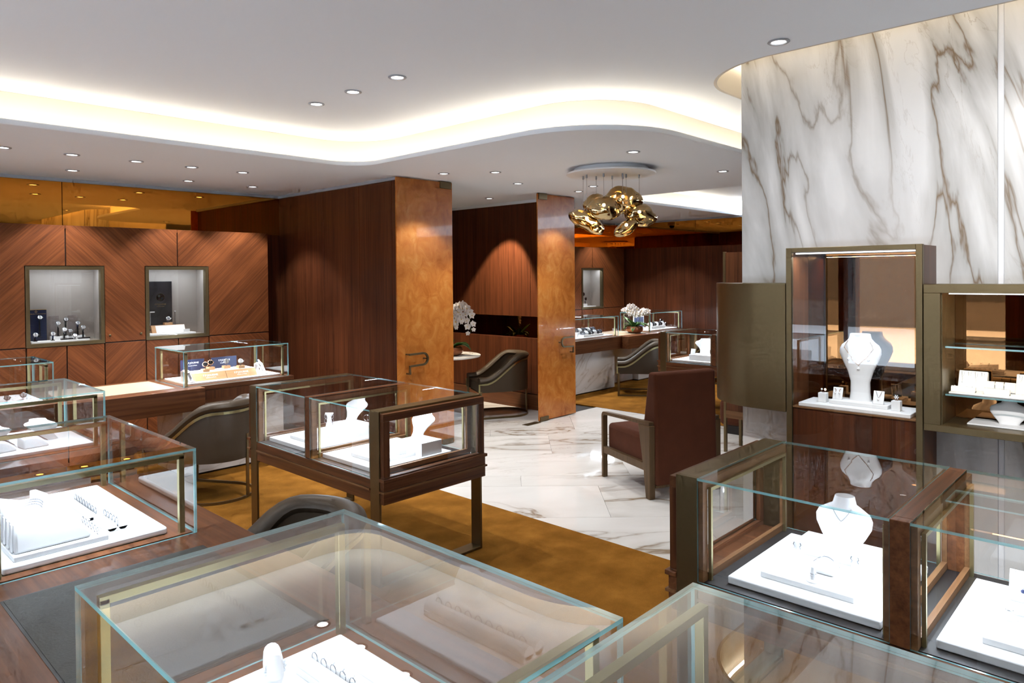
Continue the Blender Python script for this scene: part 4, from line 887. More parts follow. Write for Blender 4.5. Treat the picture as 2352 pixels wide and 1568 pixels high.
def watch(label, loc, rz=0., kind=('black', 'silver', 'white_plas'), stand=0., group='wrist watches on display', scale=1.0):
    if kind not in WPROTO: WPROTO[kind] = w_ = watch_proto(*kind); w_.location = loc; w_.rotation_euler = (0, 0, rz); w_['label'] = label; w_.scale = (scale,) * 3
    else: w_ = dup(WPROTO[kind], loc, label, rz, scale=scale)
    w_['group'] = group
    if stand:
        MB().box((-.006, -.003, -stand), (.006, .006, .004)).box((-.014, -.014, -stand), (.014, .014, -stand + .005)).build('stand', 'black', w_)
    return w_
SIL, BLU, BLK, ROS = ('silver', 'silver', 'white_plas'), ('blue_strap', 'silver', 'white_plas'), ('black', 'silver', 'white_plas'), ('black', 'rose_gold', 'black')
def card(label, loc, rz, w_, h_, lean, cat='display card', thick=.006):
    t = thing('display_card', label, cat, loc, rz)
    m = MB().box((-w_ / 2, -thick / 2, 0), (w_ / 2, thick / 2, h_)); q = Matrix.Rotation(-lean, 4, 'X'); m.v = [tuple(q @ Vector(v)) for v in m.v]
    m.build('board', 'white_pad', t, bevel=.002, smooth=True); MB().box((-w_ * .2, .004, 0), (w_ * .2, math.sin(lean) * h_ * .9 + .006, .004)).build('foot', 'white_pad', t)
    return t, q
def earrings(label, t_loc, rz, q, w_, h_, mats=('rose_gold', 'pearl'), kind='pearl'):
    t = thing('earrings', label, 'earrings', t_loc, rz)
    for s in (-1, 1):
        p = lambda x, y, z: tuple(q @ Vector((x, y, z)))
        x = s * w_ * .22
        MB().tube([p(x + s * .004, -.005, h_ * .88), p(x - s * .003, -.006, h_ * .74), p(x, -.007, h_ * .6)], .0016, 6, up=(0, 1, .1)).build('drop', mats[0], t, smooth=True)
        m = MB(); sphere(m, p(x, -.010, h_ * .52), .0062, n=14); m.build('pearl', mats[1], t, smooth=True)
    return t
def pendant(label, loc, rz, q, w_, h_, r=.005, stone='gem', metal='silver'):
    t = thing('pendant_necklace', label, 'necklace', loc, rz); p = lambda x, y, z: tuple(q @ Vector((x, y, z)))
    MB().tube([p(-w_ * .28, -.004, h_ * .98), p(-w_ * .1, -.005, h_ * .6), p(0, -.006, h_ * .42), p(w_ * .1, -.005, h_ * .6), p(w_ * .28, -.004, h_ * .98)], .0009, 5, up=(0, 1, .1)).build('chain', metal, t, smooth=True)
    m = MB(); sphere(m, p(0, -.008, h_ * .36), r, n=8); m.build('stone', stone, t)
    return t
def ring_cone(label, loc, h=.05, r=.012):
    t = thing('ring_cone', label, 'ring stand', loc)
    MB().lathe([(0, 0), (r * 1.9, 0), (r * 1.95, .004), (r * 1.7, .007), (r, .009), (r * .8, h * .6), (r * .55, h), (0, h + .003)], 20).build('cone', 'white_pad', t, smooth=True)
    return t
def cone_ring(label, loc, r=.0092):
    t = thing('ring', label, 'ring', loc, group='diamond rings on display'); n = 18
    MB().tube([(r * math.cos(2 * PI * i / n), r * math.sin(2 * PI * i / n), .0) for i in range(n)], .0013, 6, closed=True).build('band', 'silver', t, smooth=True)
    MB().lathe([(0, -.004), (.0042, 0), (.003, .003), (0, .003)], 8, (-r * .8, -r * .6, .001)).build('stone', 'gem', t); return t
def tray(label, x0, x1, y0, y1, z0, h, rows=1, name='ring_roll', cat='ring tray'):
    t = thing(name, label, cat, ((x0 + x1) / 2, (y0 + y1) / 2, z0), group='white ring rolls'); hx, hy = (x1 - x0) / 2, (y1 - y0) / 2
    MB().box((-hx, -hy, 0), (hx, hy, h * .45)).build('base', 'white_pad', t, bevel=.002)
    for k in range(rows + 1):
        c = -hx + (k + .5) * 2 * hx / (rows + 1); MB().tube([(c, -hy, h * .55), (c, hy, h * .55)], hx / (rows + 1) * .9, 14).build('roll', 'white_pad', t, smooth=True)
    return t
Zs = ZC + .0045   # case sill level

# ---- nearest left showcase: thick pad, ribbed bangle ramp, two ring rolls
pad('thick white leather pad filling the nearest showcase with ring rolls', .495, .985, 2.63, 3.40, Zs, .815, bevel=.008)
MB_ = B('brass_base', (.485, 2.63, ZC + .0041), (.975, 3.39, ZC + .0044), 'brass', world=False); tag(MB_, 'thin brass plate under the thick white pad in the nearest showcase', 'plate')
pad('low white plinth under the ribbed bangle ramp in the nearest showcase', .53, .80, 2.65, 3.10, .8153, .832, bevel=.002)
rp = thing('bangle_ramp', 'ribbed white bangle ramp at the picture edge in the nearest showcase', 'ramp', (.64, 2.86, .8323))
MB().prism([(-.103, 0), (.112, 0), (.116, .018), (.095, .042), (-.075, .100), (-.103, .098)], -.19, .17, ax='y').build('ramp_body', 'white_pad', rp, bevel=.008, smooth=True)
for k in range(6): MB().box((-.108, -.17 + k * .05, .004), (-.1032, -.150 + k * .05, .092)).build('rib', 'white_plas', rp, bevel=.002)
for k in range(3):
    bg = thing('bangle', ('first', 'second', 'third')[k] + ' thin diamond bangle lying over the white ribbed ramp', 'bangle', (.635 + .012 * k, 2.92 + .045 * k, .895 - .004 * k), 0, 'diamond bangles on the ribbed ramp')
    MB().tube([(.034 * math.cos(a * PI / 14), 0, .022 * math.sin(a * PI / 14)) for a in range(15)], .0016, 6, up=(0, 1, 0)).build('hoop', 'silver', bg, smooth=True)
    mm = MB()
    for a in range(2, 13): sphere(mm, (.034 * math.cos(a * PI / 14), 0, .0225 * math.sin(a * PI / 14) + .0016), .0018, n=6)
    mm.build('stones', 'gem', bg)
tray('short white ring roll at the front of the nearest showcase', .815, .885, 2.72, 2.87, .8153, .03, 1); tray('long white ring roll at the back of the nearest showcase', .80, .87, 2.90, 3.18, .8153, .03, 1)
ordn = ['first', 'second', 'third', 'fourth', 'fifth', 'sixth', 'seventh', 'eighth', 'ninth']
for k in range(5): ring('%s ring from the front in the short ring roll, nearest showcase' % ordn[k], (.850, 2.732 + k * .031, .832), math.radians(90), 1.4, 'rings in the short roll')
for k in range(8): ring('%s ring from the front in the long ring roll, nearest showcase' % ordn[k], (.835, 2.915 + k * .034, .832), math.radians(90), 1.4, 'rings in the long roll')
for k in range(6): ring('%s small ring from the front, standing at the edge of the bangle plinth' % ordn[k], (.775, 2.68 + k * .032, .8325), math.radians(90), 1.2, 'rings on the bangle plinth')
bx_ = thing('earring_block', 'white slanted earring block between the two ring rolls and the bangles', 'block', (.745, 3.25, .8153)); MB().prism([(-.03, 0), (.03, 0), (.03, .03), (-.01, .055), (-.03, .055)], -.05, .05, ax='y').build('block', 'white_pad', bx_, bevel=.003)
# ---- second left showcase
pad('white pad in the showcase second from the watch wall', .70, 1.245, 4.34, 4.97, Zs, .808)
for k, (x, y, rz) in enumerate(((.84, 4.46, .2), (.99, 4.47, .1))):
    t = thing('bracelet_ramp', ('curved white bracelet ramp nearer the picture edge, second showcase', 'curved white bracelet ramp nearer the brass post, second showcase')[k], 'ramp', (x, y, .8083), rz)
    MB().prism([(-.06, 0), (.06, 0), (.055, .018), (.02, .05), (-.03, .062), (-.06, .055)], -.05, .05, ax='y').build('ramp_body', 'white_pad', t, bevel=.006, smooth=True)
    b_ = thing('bracelet', ('chain bracelet on the ramp nearer the picture edge, second showcase', 'chain bracelet on the ramp nearer the brass post, second showcase')[k], 'bracelet', (x, y, .8083), rz)
    for yy in (-.02, .015): MB().tube([(-.062, yy, .061), (-.03, yy, .0685), (.02, yy, .0575), (.060, yy, .026)], .002, 6, up=(0, 1, 0)).build('chain', 'silver', b_, smooth=True)
bust('white bust turned to the watch wall in the second showcase', (1.10, 4.62, .8083), math.radians(140), .13, .17, .9)
bust('white bust lying low beside the rail of the second showcase', (.90, 4.76, .8083), math.radians(150), .10, .16, 1.1)
# ---- showcase at the edge on the watch counter
pad('white pad in the edge showcase of the watch counter', .64, 1.43, 6.16, 6.62, Zs, .806)
t = thing('name_block', 'white name block with gold lettering in the edge showcase', 'sign', (1.02, 6.40, .8063)); MB().box((-.09, -.03, 0), (.09, .03, .11)).build('block', 'white_plas', t, bevel=.002)
MB().box((-.07, -.031, .02), (.07, -.0302, .028)).box((-.05, -.031, .034), (.05, -.0302, .039)).build('gold_print', 'gold_print', t)
for k in range(4): watch('%s silver watch from the edge in the edge showcase' % ordn[k], (1.0 + k * .11, 6.24 + (k % 2) * .05, .8063), 0., SIL)
# ---- watch showcase
pad('white pad in the watch showcase beside the dark wood wall', 2.475, 3.33, 6.14, 6.64, Zs, .806)
for x0, x1, lb in ((2.575, 2.853, 'pale wood display block, half nearer the window, with white lettering'), (2.857, 3.135, 'pale wood display block, half nearer the wall, with white lettering')):
    t = thing('display_block', lb, 'display block', ((x0 + x1) / 2, 6.20, .8063), group='lettered pale wood blocks'); hx = (x1 - x0) / 2
    MB().prism([(0, 0), (.24, 0), (.24, .064), (.045, .064)], -hx, hx, ax='x').build('block', 'pale_wood', t, bevel=.0015, seg=1); MB().box((-hx + .002, .05, .0642), (hx - .002, .238, .067)).build('top_leather', 'white_pad', t)
    al = math.atan2(.064, .045)
    for s_, sz, u in (('F.P.JOURNE', .026, .62), ('Invenit et Fecit', .015, .34)): text('lettering', s_, sz, ((x0 + x1) / 2, 6.20 + .045 * u - .0009, .8063 + .064 * u), (al, 0, 0), 'white_plas', t)
for k, (x, y) in enumerate(((2.692, 6.285), (2.785, 6.39), (2.925, 6.38), (3.02, 6.29))):
    lb = ('first', 'second', 'third', 'last')[k]
    t = pad(lb + ' small pale wood cube from the window side under a watch', x - .03, x + .03, y - .026, y + .026, .8735, .899, 'pale_wood', 'wood_cube', 'wood block', .0015, 'pale wood cubes under watches')
    watch(lb + ' dark strap watch from the window side on its wood cube in the watch showcase', (x, y, .8993), math.radians(-20), ROS if k < 2 else BLK, scale=1.15)
for x0, x1, lb in ((2.59, 2.80, 'navy lettered board behind the watches, half nearer the window'), (2.87, 3.11, 'navy lettered board behind the watches, half nearer the wall')):
    t = thing('backdrop_board', lb, 'board', ((x0 + x1) / 2, 6.56, .8063)); MB().box((-(x1 - x0) / 2, 0, .06), ((x1 - x0) / 2, .012, .155)).box((-(x1 - x0) / 2 + .03, .002, 0), ((x1 - x0) / 2 - .03, .010, .06)).build('board', 'navy', t, bevel=.001)
    text('lettering', 'F.P.JOURNE', .022, ((x0 + x1) / 2, 6.559, .93), (PI / 2, 0, 0), 'white_plas', t); text('lettering', 'Invenit et Fecit', .013, ((x0 + x1) / 2, 6.559, .905), (PI / 2, 0, 0), 'white_plas', t)
for k, (x, y) in enumerate(((2.515, 6.24), (3.20, 6.27))):
    lb = ('window end', 'wall end')[k]
    t = thing('sloped_stand', 'white sloped watch stand at the %s of the watch showcase' % lb, 'watch stand', (x, y, .8063), math.radians(8))
    MB().sweep([(0, .06, .0), (0, .055, .085), (0, .03, .098), (0, -.01, .075), (0, -.06, .012), (0, -.085, .004)], [(-.024, -.002), (.024, -.002), (.024, .002), (-.024, .002)], up=(1, 0, 0)).build('slope', 'white_plas', t) if False else MB().prism([(.06, 0), (.064, .09), (.03, .104), (-.01, .082), (-.06, .016), (-.09, .010), (-.09, 0), (-.055, 0), (-.01, .07), (.03, .09), (.052, .082), (.052, 0)], -.022, .022, ax='x').build('slope', 'white_plas', t)
    t = thing('flat_watch', 'silver watch laid on the sloped stand at the %s of the watch showcase' % lb, 'watch', (x, y, .8063), math.radians(8))
    rm = Matrix.Translation((0, -.008, .086)) @ Matrix.Rotation(math.radians(45), 4, 'X')
    a = MB().box((-.010, -.075, -.001), (.010, .06, .0022)); a.v = [tuple(rm @ Vector(v)) for v in a.v]; a.build('strap', 'silver', t)
    a = MB().lathe([(0, 0), (.021, 0), (.021, .007), (.018, .008), (0, .008)], 22); a.v = [tuple(rm @ Vector(v)) for v in a.v]; a.build('case', 'silver', t, smooth=True)
    a = MB().lathe([(0, .0085), (.017, .0085)], 22); a.v = [tuple(rm @ Vector(v)) for v in a.v]; a.build('dial', 'white_plas', t)
# ---- niche with the navy board
zf = 1.1235
pad('white platform in the niche with the navy board', 1.66, 2.13, 7.505, 7.60, zf, 1.143); pad('white riser behind the watches in the niche with the navy board', 1.84, 2.12, 7.602, 7.665, zf, 1.172)
t = thing('backdrop_board', 'navy board with gold lettering in the niche of many watches', 'board', (1.737, 7.675, zf)); MB().box((-.083, 0, 0), (.083, .01, .305)).build('board', 'navy', t); MB().box((-.083, -.004, .300), (.083, .0, .305)).build('gold_edge', 'gold_print', t)
text('lettering', 'VACHERON CONSTANTIN', .0125, (1.737, 7.6738, zf + .262), (PI / 2, 0, 0), 'gold_print', t)
m = MB()
for a in range(4):
    c, s = math.cos(a * PI / 2), math.sin(a * PI / 2); m.prism([(-.0015 * 1, .002), (.0015, .002), (.0035, .012), (-.0035, .012)], -.0006, 0, ax='y')
    n_ = len(m.v); m.v[n_ - 8:] = [(x * c - z * s, y, x * s + z * c) for x, y, z in m.v[n_ - 8:]]
e_ = m.build('emblem', 'gold_print', t); e_.location = (0, -.0006, .283)
for k, (x, z, y, kd, sc_2) in enumerate(((1.756, 1.318, 7.64, BLK, 1.0), (1.695, 1.168, 7.53, BLU, 1.0), (1.832, 1.168, 7.53, BLU, 1.0), (1.90, 1.258, 7.63, SIL, 1.0), (1.962, 1.290, 7.63, ('black', 'black', 'white_plas'), 1.05), (1.938, 1.198, 7.585, SIL, 1.05), (1.992, 1.188, 7.60, SIL, .9), (2.062, 1.252, 7.63, BLU, 1.0), (2.096, 1.212, 7.59, SIL, 1.0), (2.010, 1.146, 7.53, SIL, .9))):
    st = z - (1.143 if y < 7.6 else 1.172)
    watch(('watch raised against the navy board', 'blue strap watch nearest the niche edge, before the navy board', 'blue strap watch in front of the board corner, navy niche', 'steel watch before the first clear plate, navy niche', 'black sport watch standing tallest in the middle, navy niche', 'steel watch in the centre front, navy niche', 'small steel watch beside the black trays, navy niche', 'blue strap watch before the second clear plate, navy niche', 'steel watch last towards the wall, navy niche', 'little watch lying between the two black trays, navy niche')[k], (x, y, z), 0, kd, stand=max(0.004, st - .0005), group='watches in the navy niche', scale=sc_2)
for x, lb in ((1.874, 'clear acrylic plate nearer the navy board'), (2.032, 'clear acrylic plate further from the navy board')): tag(B('acrylic_plate', (x - .043, 7.668, zf + .0495), (x + .043, 7.674, 1.36), 'acrylic', world=False), lb, 'plate'); 
for x, lb in ((1.945, 'flat black tray in the middle of the navy niche front'), (2.085, 'flat black tray at the wall side of the navy niche front')): pad(lb, x - .05, x + .05, 7.512, 7.548, 1.1433, 1.156, 'black', 'black_tray', 'tray', .002)
# ---- niche with the black board
pad('white platform in the niche with the black board', 2.665, 3.125, 7.505, 7.615, zf, 1.143); pad('second thin white platform under the wood block, black board niche', 2.67, 3.05, 7.53, 7.66, 1.1433, 1.151)
t = thing('display_block', 'pale wood display block with a white face in the black board niche', 'display block', (2.87, 7.545, 1.1513)); MB().prism([(0, 0), (.10, 0), (.10, .072), (.035, .072)], -.165, .165, ax='x').build('block', 'pale_wood', t); MB().prism([(-.001, .001), (.034, .071), (.0335, .0715), (-.0015, .0015)], -.125, .163, ax='x').build('white_face', 'white_plas', t); MB().box((-.166, .045, .02), (-.1652, .085, .04)).build('label', 'black', t)
t = thing('backdrop_board', 'tall black board with a gold movement and lettering in the second niche', 'board', (2.835, 7.675, zf)); MB().box((-.115, 0, 0), (.115, .01, .55)).build('board', 'black', t)
m = MB().lathe([(0, 0), (.040, 0)], 30); 
m.v = [(x, -.0008, z_) for x, z_, _ in m.v]; e_ = m.build('emblem', 'gold_print', t); e_.location = (0, 0, .385)
for (cx_, cz_, r_, mt) in ((-.014, .400, .014, 'black'), (.015, .376, .012, 'black'), (.012, .405, .009, 'copper'), (-.012, .372, .010, 'copper')):
    m = MB().lathe([(0, 0), (r_, 0)], 18); m.v = [(cx_ + x, -.0014, cz_ + z_) for x, z_, _ in m.v]; m.build('emblem_gear', mt, t)
text('lettering', 'F.P.JOURNE', .022, (2.835, 7.6738, zf + .313), (PI / 2, 0, 0), 'gold_print', t); text('lettering', 'Invenit et Fecit', .0125, (2.835, 7.6738, zf + .292), (PI / 2, 0, 0), 'gold_print', t)
pad('pale wood cube under the single watch in the black board niche', 2.84, 2.92, 7.585, 7.635, 1.2235, 1.25, 'pale_wood', 'wood_cube', 'wood block', .0015); watch('single blue strap watch on its wood cube in the black board niche', (2.88, 7.612, 1.2503), 0, BLU, scale=1.1)
for x, s, lb in ((2.713, 1, 'tiny bracket lamp at the outer end of the black board'), (2.957, -1, 'tiny bracket lamp at the inner end of the black board')):
    t = thing('mini_lamp', lb, 'lamp', (x, 7.62, 1.2235)); MB().box((-.003, -.003, 0), (.003, .003, .135)).build('post', 'steel', t); MB().box((-.004, -.012, .135), (.036 * (s > 0) + .004, .004, .143) if s > 0 else (.004, .004, .143)).build('head', 'white_plas', t)
pad('little white price card in the black board niche', 3.0, 3.065, 7.515, 7.52, 1.1433, 1.178, 'white_plas', 'price_card', 'card', .0008)
# ---- middle island showcase
zi = .5925
pad('white pad in the nearer bay of the middle island showcase', 2.355, 2.925, 3.285, 3.835, zi, .620); pad('white pad in the further bay of the middle island showcase', 2.355, 2.925, 3.975, 4.50, zi, .620)
pad('low white step in the nearer bay of the middle island', 2.43, 2.70, 3.36, 3.64, .6203, .641, bevel=.002); pad('low white step in the further bay of the middle island', 2.43, 2.70, 4.04, 4.36, .6203, .641, bevel=.002)
pad('square white riser under the leaning bust, nearer bay of the middle island', 2.7003, 2.86, 3.30, 3.50, .6203, .70, bevel=.002); pad('square white riser under the leaning bust, further bay of the middle island', 2.7003, 2.86, 3.99, 4.26, .6203, .70, bevel=.002)
bust('leaning white bust with a necklace in the nearer bay of the middle island', (2.735, 3.40, .7003), math.radians(-75), .150, .165, .75)
bust('leaning white bust in the further bay of the middle island', (2.735, 4.11, .7003), math.radians(-70), .155, .17, .75)
pad('small white ring cube on the step, nearer bay of the middle island', 2.585, 2.64, 3.365, 3.42, .6413, .668, name='ring_cube', cat='ring stand', bevel=.002); ring('ring with a dark stone on the white cube, nearer bay of the middle island', (2.612, 3.392, .664), math.radians(40), 1.1)
pad('small white ring cube on the step, further bay of the middle island', 2.56, 2.615, 4.06, 4.115, .6413, .668, name='ring_cube', cat='ring stand', bevel=.002); ring('ring on the white cube, further bay of the middle island', (2.588, 4.088, .664), math.radians(40), 1.1)
t = thing('earring_stand', 'slim white earring stand with long hoops behind the step, middle island', 'earring stand', (2.66, 4.24, .6413), math.radians(-45)); MB().prism([(-.032, 0), (.032, 0), (.012, .10), (.028, .125), (.028, .132), (-.028, .132), (-.028, .125), (-.012, .10)], -.004, .004, ax='y').build('stand', 'white_pad', t, bevel=.001)
e_ = thing('earrings', 'long silver link earrings on the slim white stand, middle island', 'earrings', (2.66, 4.24, .6413), math.radians(-45))
for s in (-1, 1):
    for k in range(2): MB().tube([(s * .022 + .008 * math.cos(2 * PI * i / 14), -.007, .108 - k * .030 + .014 * math.sin(2 * PI * i / 14)) for i in range(14)], .0016, 6, closed=True, up=(0, 1, 0)).build('link', 'silver', e_, smooth=True)
t = thing('hoop_earrings', 'silver hoop earrings at the side of the leaning bust, middle island', 'earrings', (2.80, 3.985, .72), math.radians(-60))
for k in (-1, 1): MB().tube([(k * .012 + .020 * math.cos(2 * PI * i / 18), 0, .03 + .020 * math.sin(2 * PI * i / 18)) for i in range(18)], .0018, 6, closed=True, up=(0, 1, 0)).build('hoop', 'silver', t, smooth=True)
for k in range(4): ring('%s clustered small ring at the far edge of the further bay, middle island' % ordn[k], (2.50 + .028 * k, 4.27 + .012 * k, .6413), math.radians(60), .9)
# ---- island in front of the column
pad('white pad in the bronze topped bay of the column island', 2.36, 2.93, .67, 1.175, zi, .620); pad('white pad in the bay cut by the picture edge, column island', 2.36, 2.93, -.03, .52, zi, .620)
pad('low white slab before the heart bust, column island', 2.43, 2.688, .77, 1.085, .6203, .640, bevel=.002); pad('white riser under the heart bust, column island', 2.69, 2.84, .775, 1.07, .6203, .678, bevel=.002)
hb, hsec = bust('heart shaped white bust with a diamond pendant, column island', (2.735, .905, .6783), math.radians(-90), .190, .198, .12, heart=True)
necklace('fine silver chain with a diamond drop on the heart shaped bust', (2.735, .905, .6783), math.radians(-90), hsec, vpath(.034, .155, .108, 18), ('silver', 'gem'), .0008, [(0, .100, .0045)], links=False)
for k, y in enumerate((1.035, .832)):
    lb = ('next to the bronze end', 'next to the wooden mullion')[k]
    t = thing('earring_stand', 'white flared earring stand %s, column island' % lb, 'earring stand', (2.648, y, .6403), math.radians(-90)); loft([(0, .017, .012, 0), (.03, .015, .009, 0), (.045, .017, .008, 0), (.062, .024, .007, 0), (.066, .024, .006, 0)], 20).build('stand', 'white_pad', t, smooth=True)
    e_ = thing('earrings', 'pair of silver drop earrings on the flared stand %s' % lb, 'earrings', (2.648, y, .6403), math.radians(-90))
    for s in (-1, 1): MB().tube([(s * .011, -.010, .056), (s * .014, -.012, .048), (s * .009, -.013, .042), (s * .012, -.012, .034)], .0018, 6, up=(0, 1, .1)).build('drop', 'silver', e_, smooth=True)
t = thing('bracelet_pillow', 'white bracelet pillow in front of the heart bust', 'pillow', (2.575, .905, .6403), math.radians(-90)); MB().prism([(-.03, 0), (.02, 0), (.026, .02), (.010, .044), (-.012, .047), (-.035, .012)], -.033, .033, ax='x').build('pillow', 'white_pad', t, bevel=.006, smooth=True)
b_ = thing('bracelet', 'thin diamond bangle over the white pillow in front of the heart bust', 'bangle', (2.575, .905, .6403), math.radians(-90))
for s in (0,): MB().tube([(-.045 + .09 * i / 14, -.006, .030 + .028 * math.sin(PI * i / 14)) for i in range(15)], .0017, 6, up=(0, 1, 0)).build('hoop', 'silver', b_, smooth=True)
ring_cone('white ring cone with two rings in front of the pillow, column island', (2.468, .914, .6403), .050, .0115); cone_ring('upper diamond ring on the white cone before the pillow, column island', (2.468, .914, .668)); cone_ring('lower diamond ring on the white cone before the pillow, column island', (2.468, .914, .661))
pad('low white slab in the bay cut by the picture edge, column island', 2.42, 2.64, .02, .415, .6203, .640, bevel=.002); pad('white riser under the pendant card, column island', 2.645, 2.80, .08, .415, .6203, .660, bevel=.002)
cd, q = card('white leaning card with a sapphire pendant, bay cut by the picture edge', (2.70, .355, .6603), math.radians(-90), .075, .095, math.radians(18)); pendant('silver chain with a blue pendant on the leaning white card', (2.70, .355, .6603), math.radians(-90), q, .075, .095, .006, 'blue_strap')
ring_cone('white ring cone below the pendant card, column island', (2.60, .375, .6403), .050, .0115); cone_ring('blue stone ring on the white cone below the pendant card', (2.60, .375, .668))
# ---- tall cabinet on the column
zs = .9765
pad('wide white platform in the tall column cabinet', 3.885, 4.10, .965, 1.515, zs, .997, bevel=.003); pad('white step under the pearl necklace bust', 3.945, 4.085, 1.085, 1.375, .9973, 1.017, bevel=.002)
tb, ts = bust('large white bust wearing a pearl drop necklace in the tall column cabinet', (4.035, 1.242, 1.0173), math.radians(-90), .352, .212)
necklace('rose gold twig necklace with three pearls on the large bust', (4.035, 1.242, 1.0173), math.radians(-90), ts, [(-.055, .318), (-.066, .30)] + [(-.072 + .009 * i, .282 - .0125 * i) for i in range(0, 5)] + [(-.036 + .0075 * i, .222 - .0072 * i) for i in range(0, 5)] + [(.0, .190)] + [(.0075 * i, .193 + .0076 * i) for i in range(1, 5)] + [(.036 + .009 * i, .228 + .0125 * i) for i in range(0, 5)] + [(.066, .30), (.055, .318)], beads=[(-.05, .222, .0068), (.05, .222, .0068), (0, .172, .0075)], r=.0013)
for k, (y, lb) in enumerate(((1.415, 'white cube nearer the curved bronze cabinet with a pearl ring'), (1.045, 'white cube nearer the bronze vitrine with a flower ring'))):
    pad(lb, 3.975 - .02 + (0 if k == 0 else -.02), 3.975 + .02 + (0 if k == 0 else -.02), y - .021, y + .021, .9973, 1.048, name='ring_cube', cat='ring stand', bevel=.002)
    x = 3.975 - (.0 if k == 0 else .02); t = thing('ring', ('pearl and rose gold ring lying on its white cube', 'white flower shaped ring standing on its white cube')[k], 'ring', (x, y, 1.0483), math.radians(-90), 'diamond rings on display')
    MB().tube([(.010 * math.cos(2 * PI * i / 16), .0, .009 + .009 * math.sin(2 * PI * i / 16)) for i in range(16)], .0011, 6, closed=True, up=(0, 1, 0)).build('band', 'rose_gold', t, smooth=True)
    m = MB(); sphere(m, (-.006 if k == 0 else 0, -.004, .018), .006, n=14); m.build('pearl', 'pearl', t, smooth=True)
    m = MB()
    for j in range(6): sphere(m, ((.012 if k == 0 else 0) + .009 * math.cos(j * PI / 3) * (1 if k else .5), -.004, .018 + .009 * math.sin(j * PI / 3) * (1 if k else .5)), .003, n=8)
    m.build('petals', 'rose_gold' if k == 0 else 'gem', t, smooth=True)
cd, q = card('white leaning card with pearl drop earrings in the tall cabinet', (3.985, 1.345, 1.0173), math.radians(-90), .05, .066, math.radians(18)); earrings('pair of pearl drop earrings on the leaning card in the tall cabinet', (3.985, 1.345, 1.0173), math.radians(-90), q, .05, .066)
cd, q = card('white leaning card with a pearl pendant in the tall cabinet', (3.965, 1.135, 1.0173), math.radians(-90), .052, .07, math.radians(18)); pendant('rose gold and pearl pendant on the leaning card in the tall cabinet', (3.965, 1.135, 1.0173), math.radians(-90), q, .052, .07, .0065, 'pearl', 'rose_gold')
# ---- bronze vitrine shelf
zv = 1.1135
pad('long white pad on the lower glass shelf of the bronze vitrine', 3.93, 4.12, .05, .81, zv, 1.122, bevel=.002)
for k, (y, w_) in enumerate(((.735, .12), (.50, .12), (.30, .12))):
    lb = ('nearest the tall cabinet', 'in the middle', 'furthest from the tall cabinet')[k]
    t = thing('pendant_wedge', 'white pendant wedge %s of the bronze vitrine shelf' % lb, 'wedge', (4.07, y, 1.1223), math.radians(-90)); MB().prism([(-.03, 0), (.04, 0), (.04, .085), (.015, .09)], -w_ / 2, w_ / 2, ax='x').build('wedge', 'white_pad', t, bevel=.003)
    for j in range(4):
        p_ = thing('pendant_necklace', 'fine pendant, number %s along the wedge %s of the vitrine shelf' % (ordn[j], lb), 'necklace', (4.07, y, 1.1223), math.radians(-90), 'pendants on the vitrine wedges'); x = -.042 + j * .028; d_ = .012 * (j % 2)
        MB().tube([(x - .006, .010, .086), (x, -.012 + d_ * .3, .042 - d_), (x + .006, .010, .086)], .0008, 5, up=(0, 1, .1)).build('chain', 'silver', p_); m = MB(); sphere(m, (x, -.016 + d_ * .3, .038 - d_), .0038, n=8); m.build('stone', 'gem', p_)
for k, y in enumerate((.755, .62, .46, .33)):
    tray('white ring tray, %s along the front of the vitrine shelf' % ordn[k], 3.95, 3.985, y - .05, y + .05, 1.1223, .02, 0)
    for j in range(4): ring('%s ring in the %s ring tray of the vitrine shelf' % (ordn[j], ordn[k]), (3.968, y - .036 + j * .024, 1.132), math.radians(90), .8, 'rings in the vitrine trays')
t = thing('bracelet_roll', 'white bracelet roll with two bracelets on the vitrine shelf', 'bracelet roll', (4.05, .62, 1.1223)); MB().tube([(0, -.06, .026), (0, .06, .026)], .025, 18).build('roll', 'white_pad', t, smooth=True)
for y in (-.018, .018): MB().tube([(.0265 * math.cos(2 * PI * i / 18), y, .026 + .0265 * math.sin(2 * PI * i / 18)) for i in range(18)], .0015, 6, closed=True, up=(0, 1, 0)).build('bracelet', 'silver', t, smooth=True)
pad('white pad on the floor of the bronze vitrine', 3.96, 4.12, .1, .74, .9685, .976, bevel=.002); bust('heart shaped bust on the floor of the bronze vitrine, under the glass shelf', (4.05, .585, .9763), math.radians(-90), .115, .155, .05, heart=True)
# ---- foreground showcase under the ceiling reflection
pad('white pad in the large foreground showcase', .48, .992, .79, 1.54, Zs, .801)
t = thing('earring_pad', 'raised white earring pad low in the large foreground showcase', 'earring pad', (.60, 1.32, .8013), math.radians(4)); MB().prism([(-.11, 0), (.11, 0), (.11, .022), (-.11, .048)], -.11, .11, ax='x').build('pad', 'white_pad', t, bevel=.003)
for k, (x, y) in enumerate(((.56, 1.33), (.60, 1.26), (.63, 1.32), (.585, 1.40), (.655, 1.25))): ring('%s small ring lying along the raised earring pad, foreground showcase' % ordn[k], (x, y, .836 + .09 * (1.32 - y)), math.radians(50), 1.0)
t = thing('bracelet_bar', 'white hooked bracelet bar in the large foreground showcase', 'bracelet stand', (.755, 1.44, .8013), math.radians(-20)); MB().tube([(0, .0, .0), (0, .02, .05), (0, .01, .078), (0, -.025, .075), (0, -.04, .05), (0, -.02, .03)], .018, 14, up=(1, 0, 0)).build('bar', 'white_pad', t, smooth=True)
b_ = thing('bracelet', 'crystal bracelet on the hooked white bar, foreground showcase', 'bracelet', (.755, 1.44, .8013), math.radians(-20)); mm = MB()
for i in range(14): sphere(mm, (.021 * math.cos(2 * PI * i / 14), -.030, .062 + .021 * math.sin(2 * PI * i / 14)), .0045, n=7)
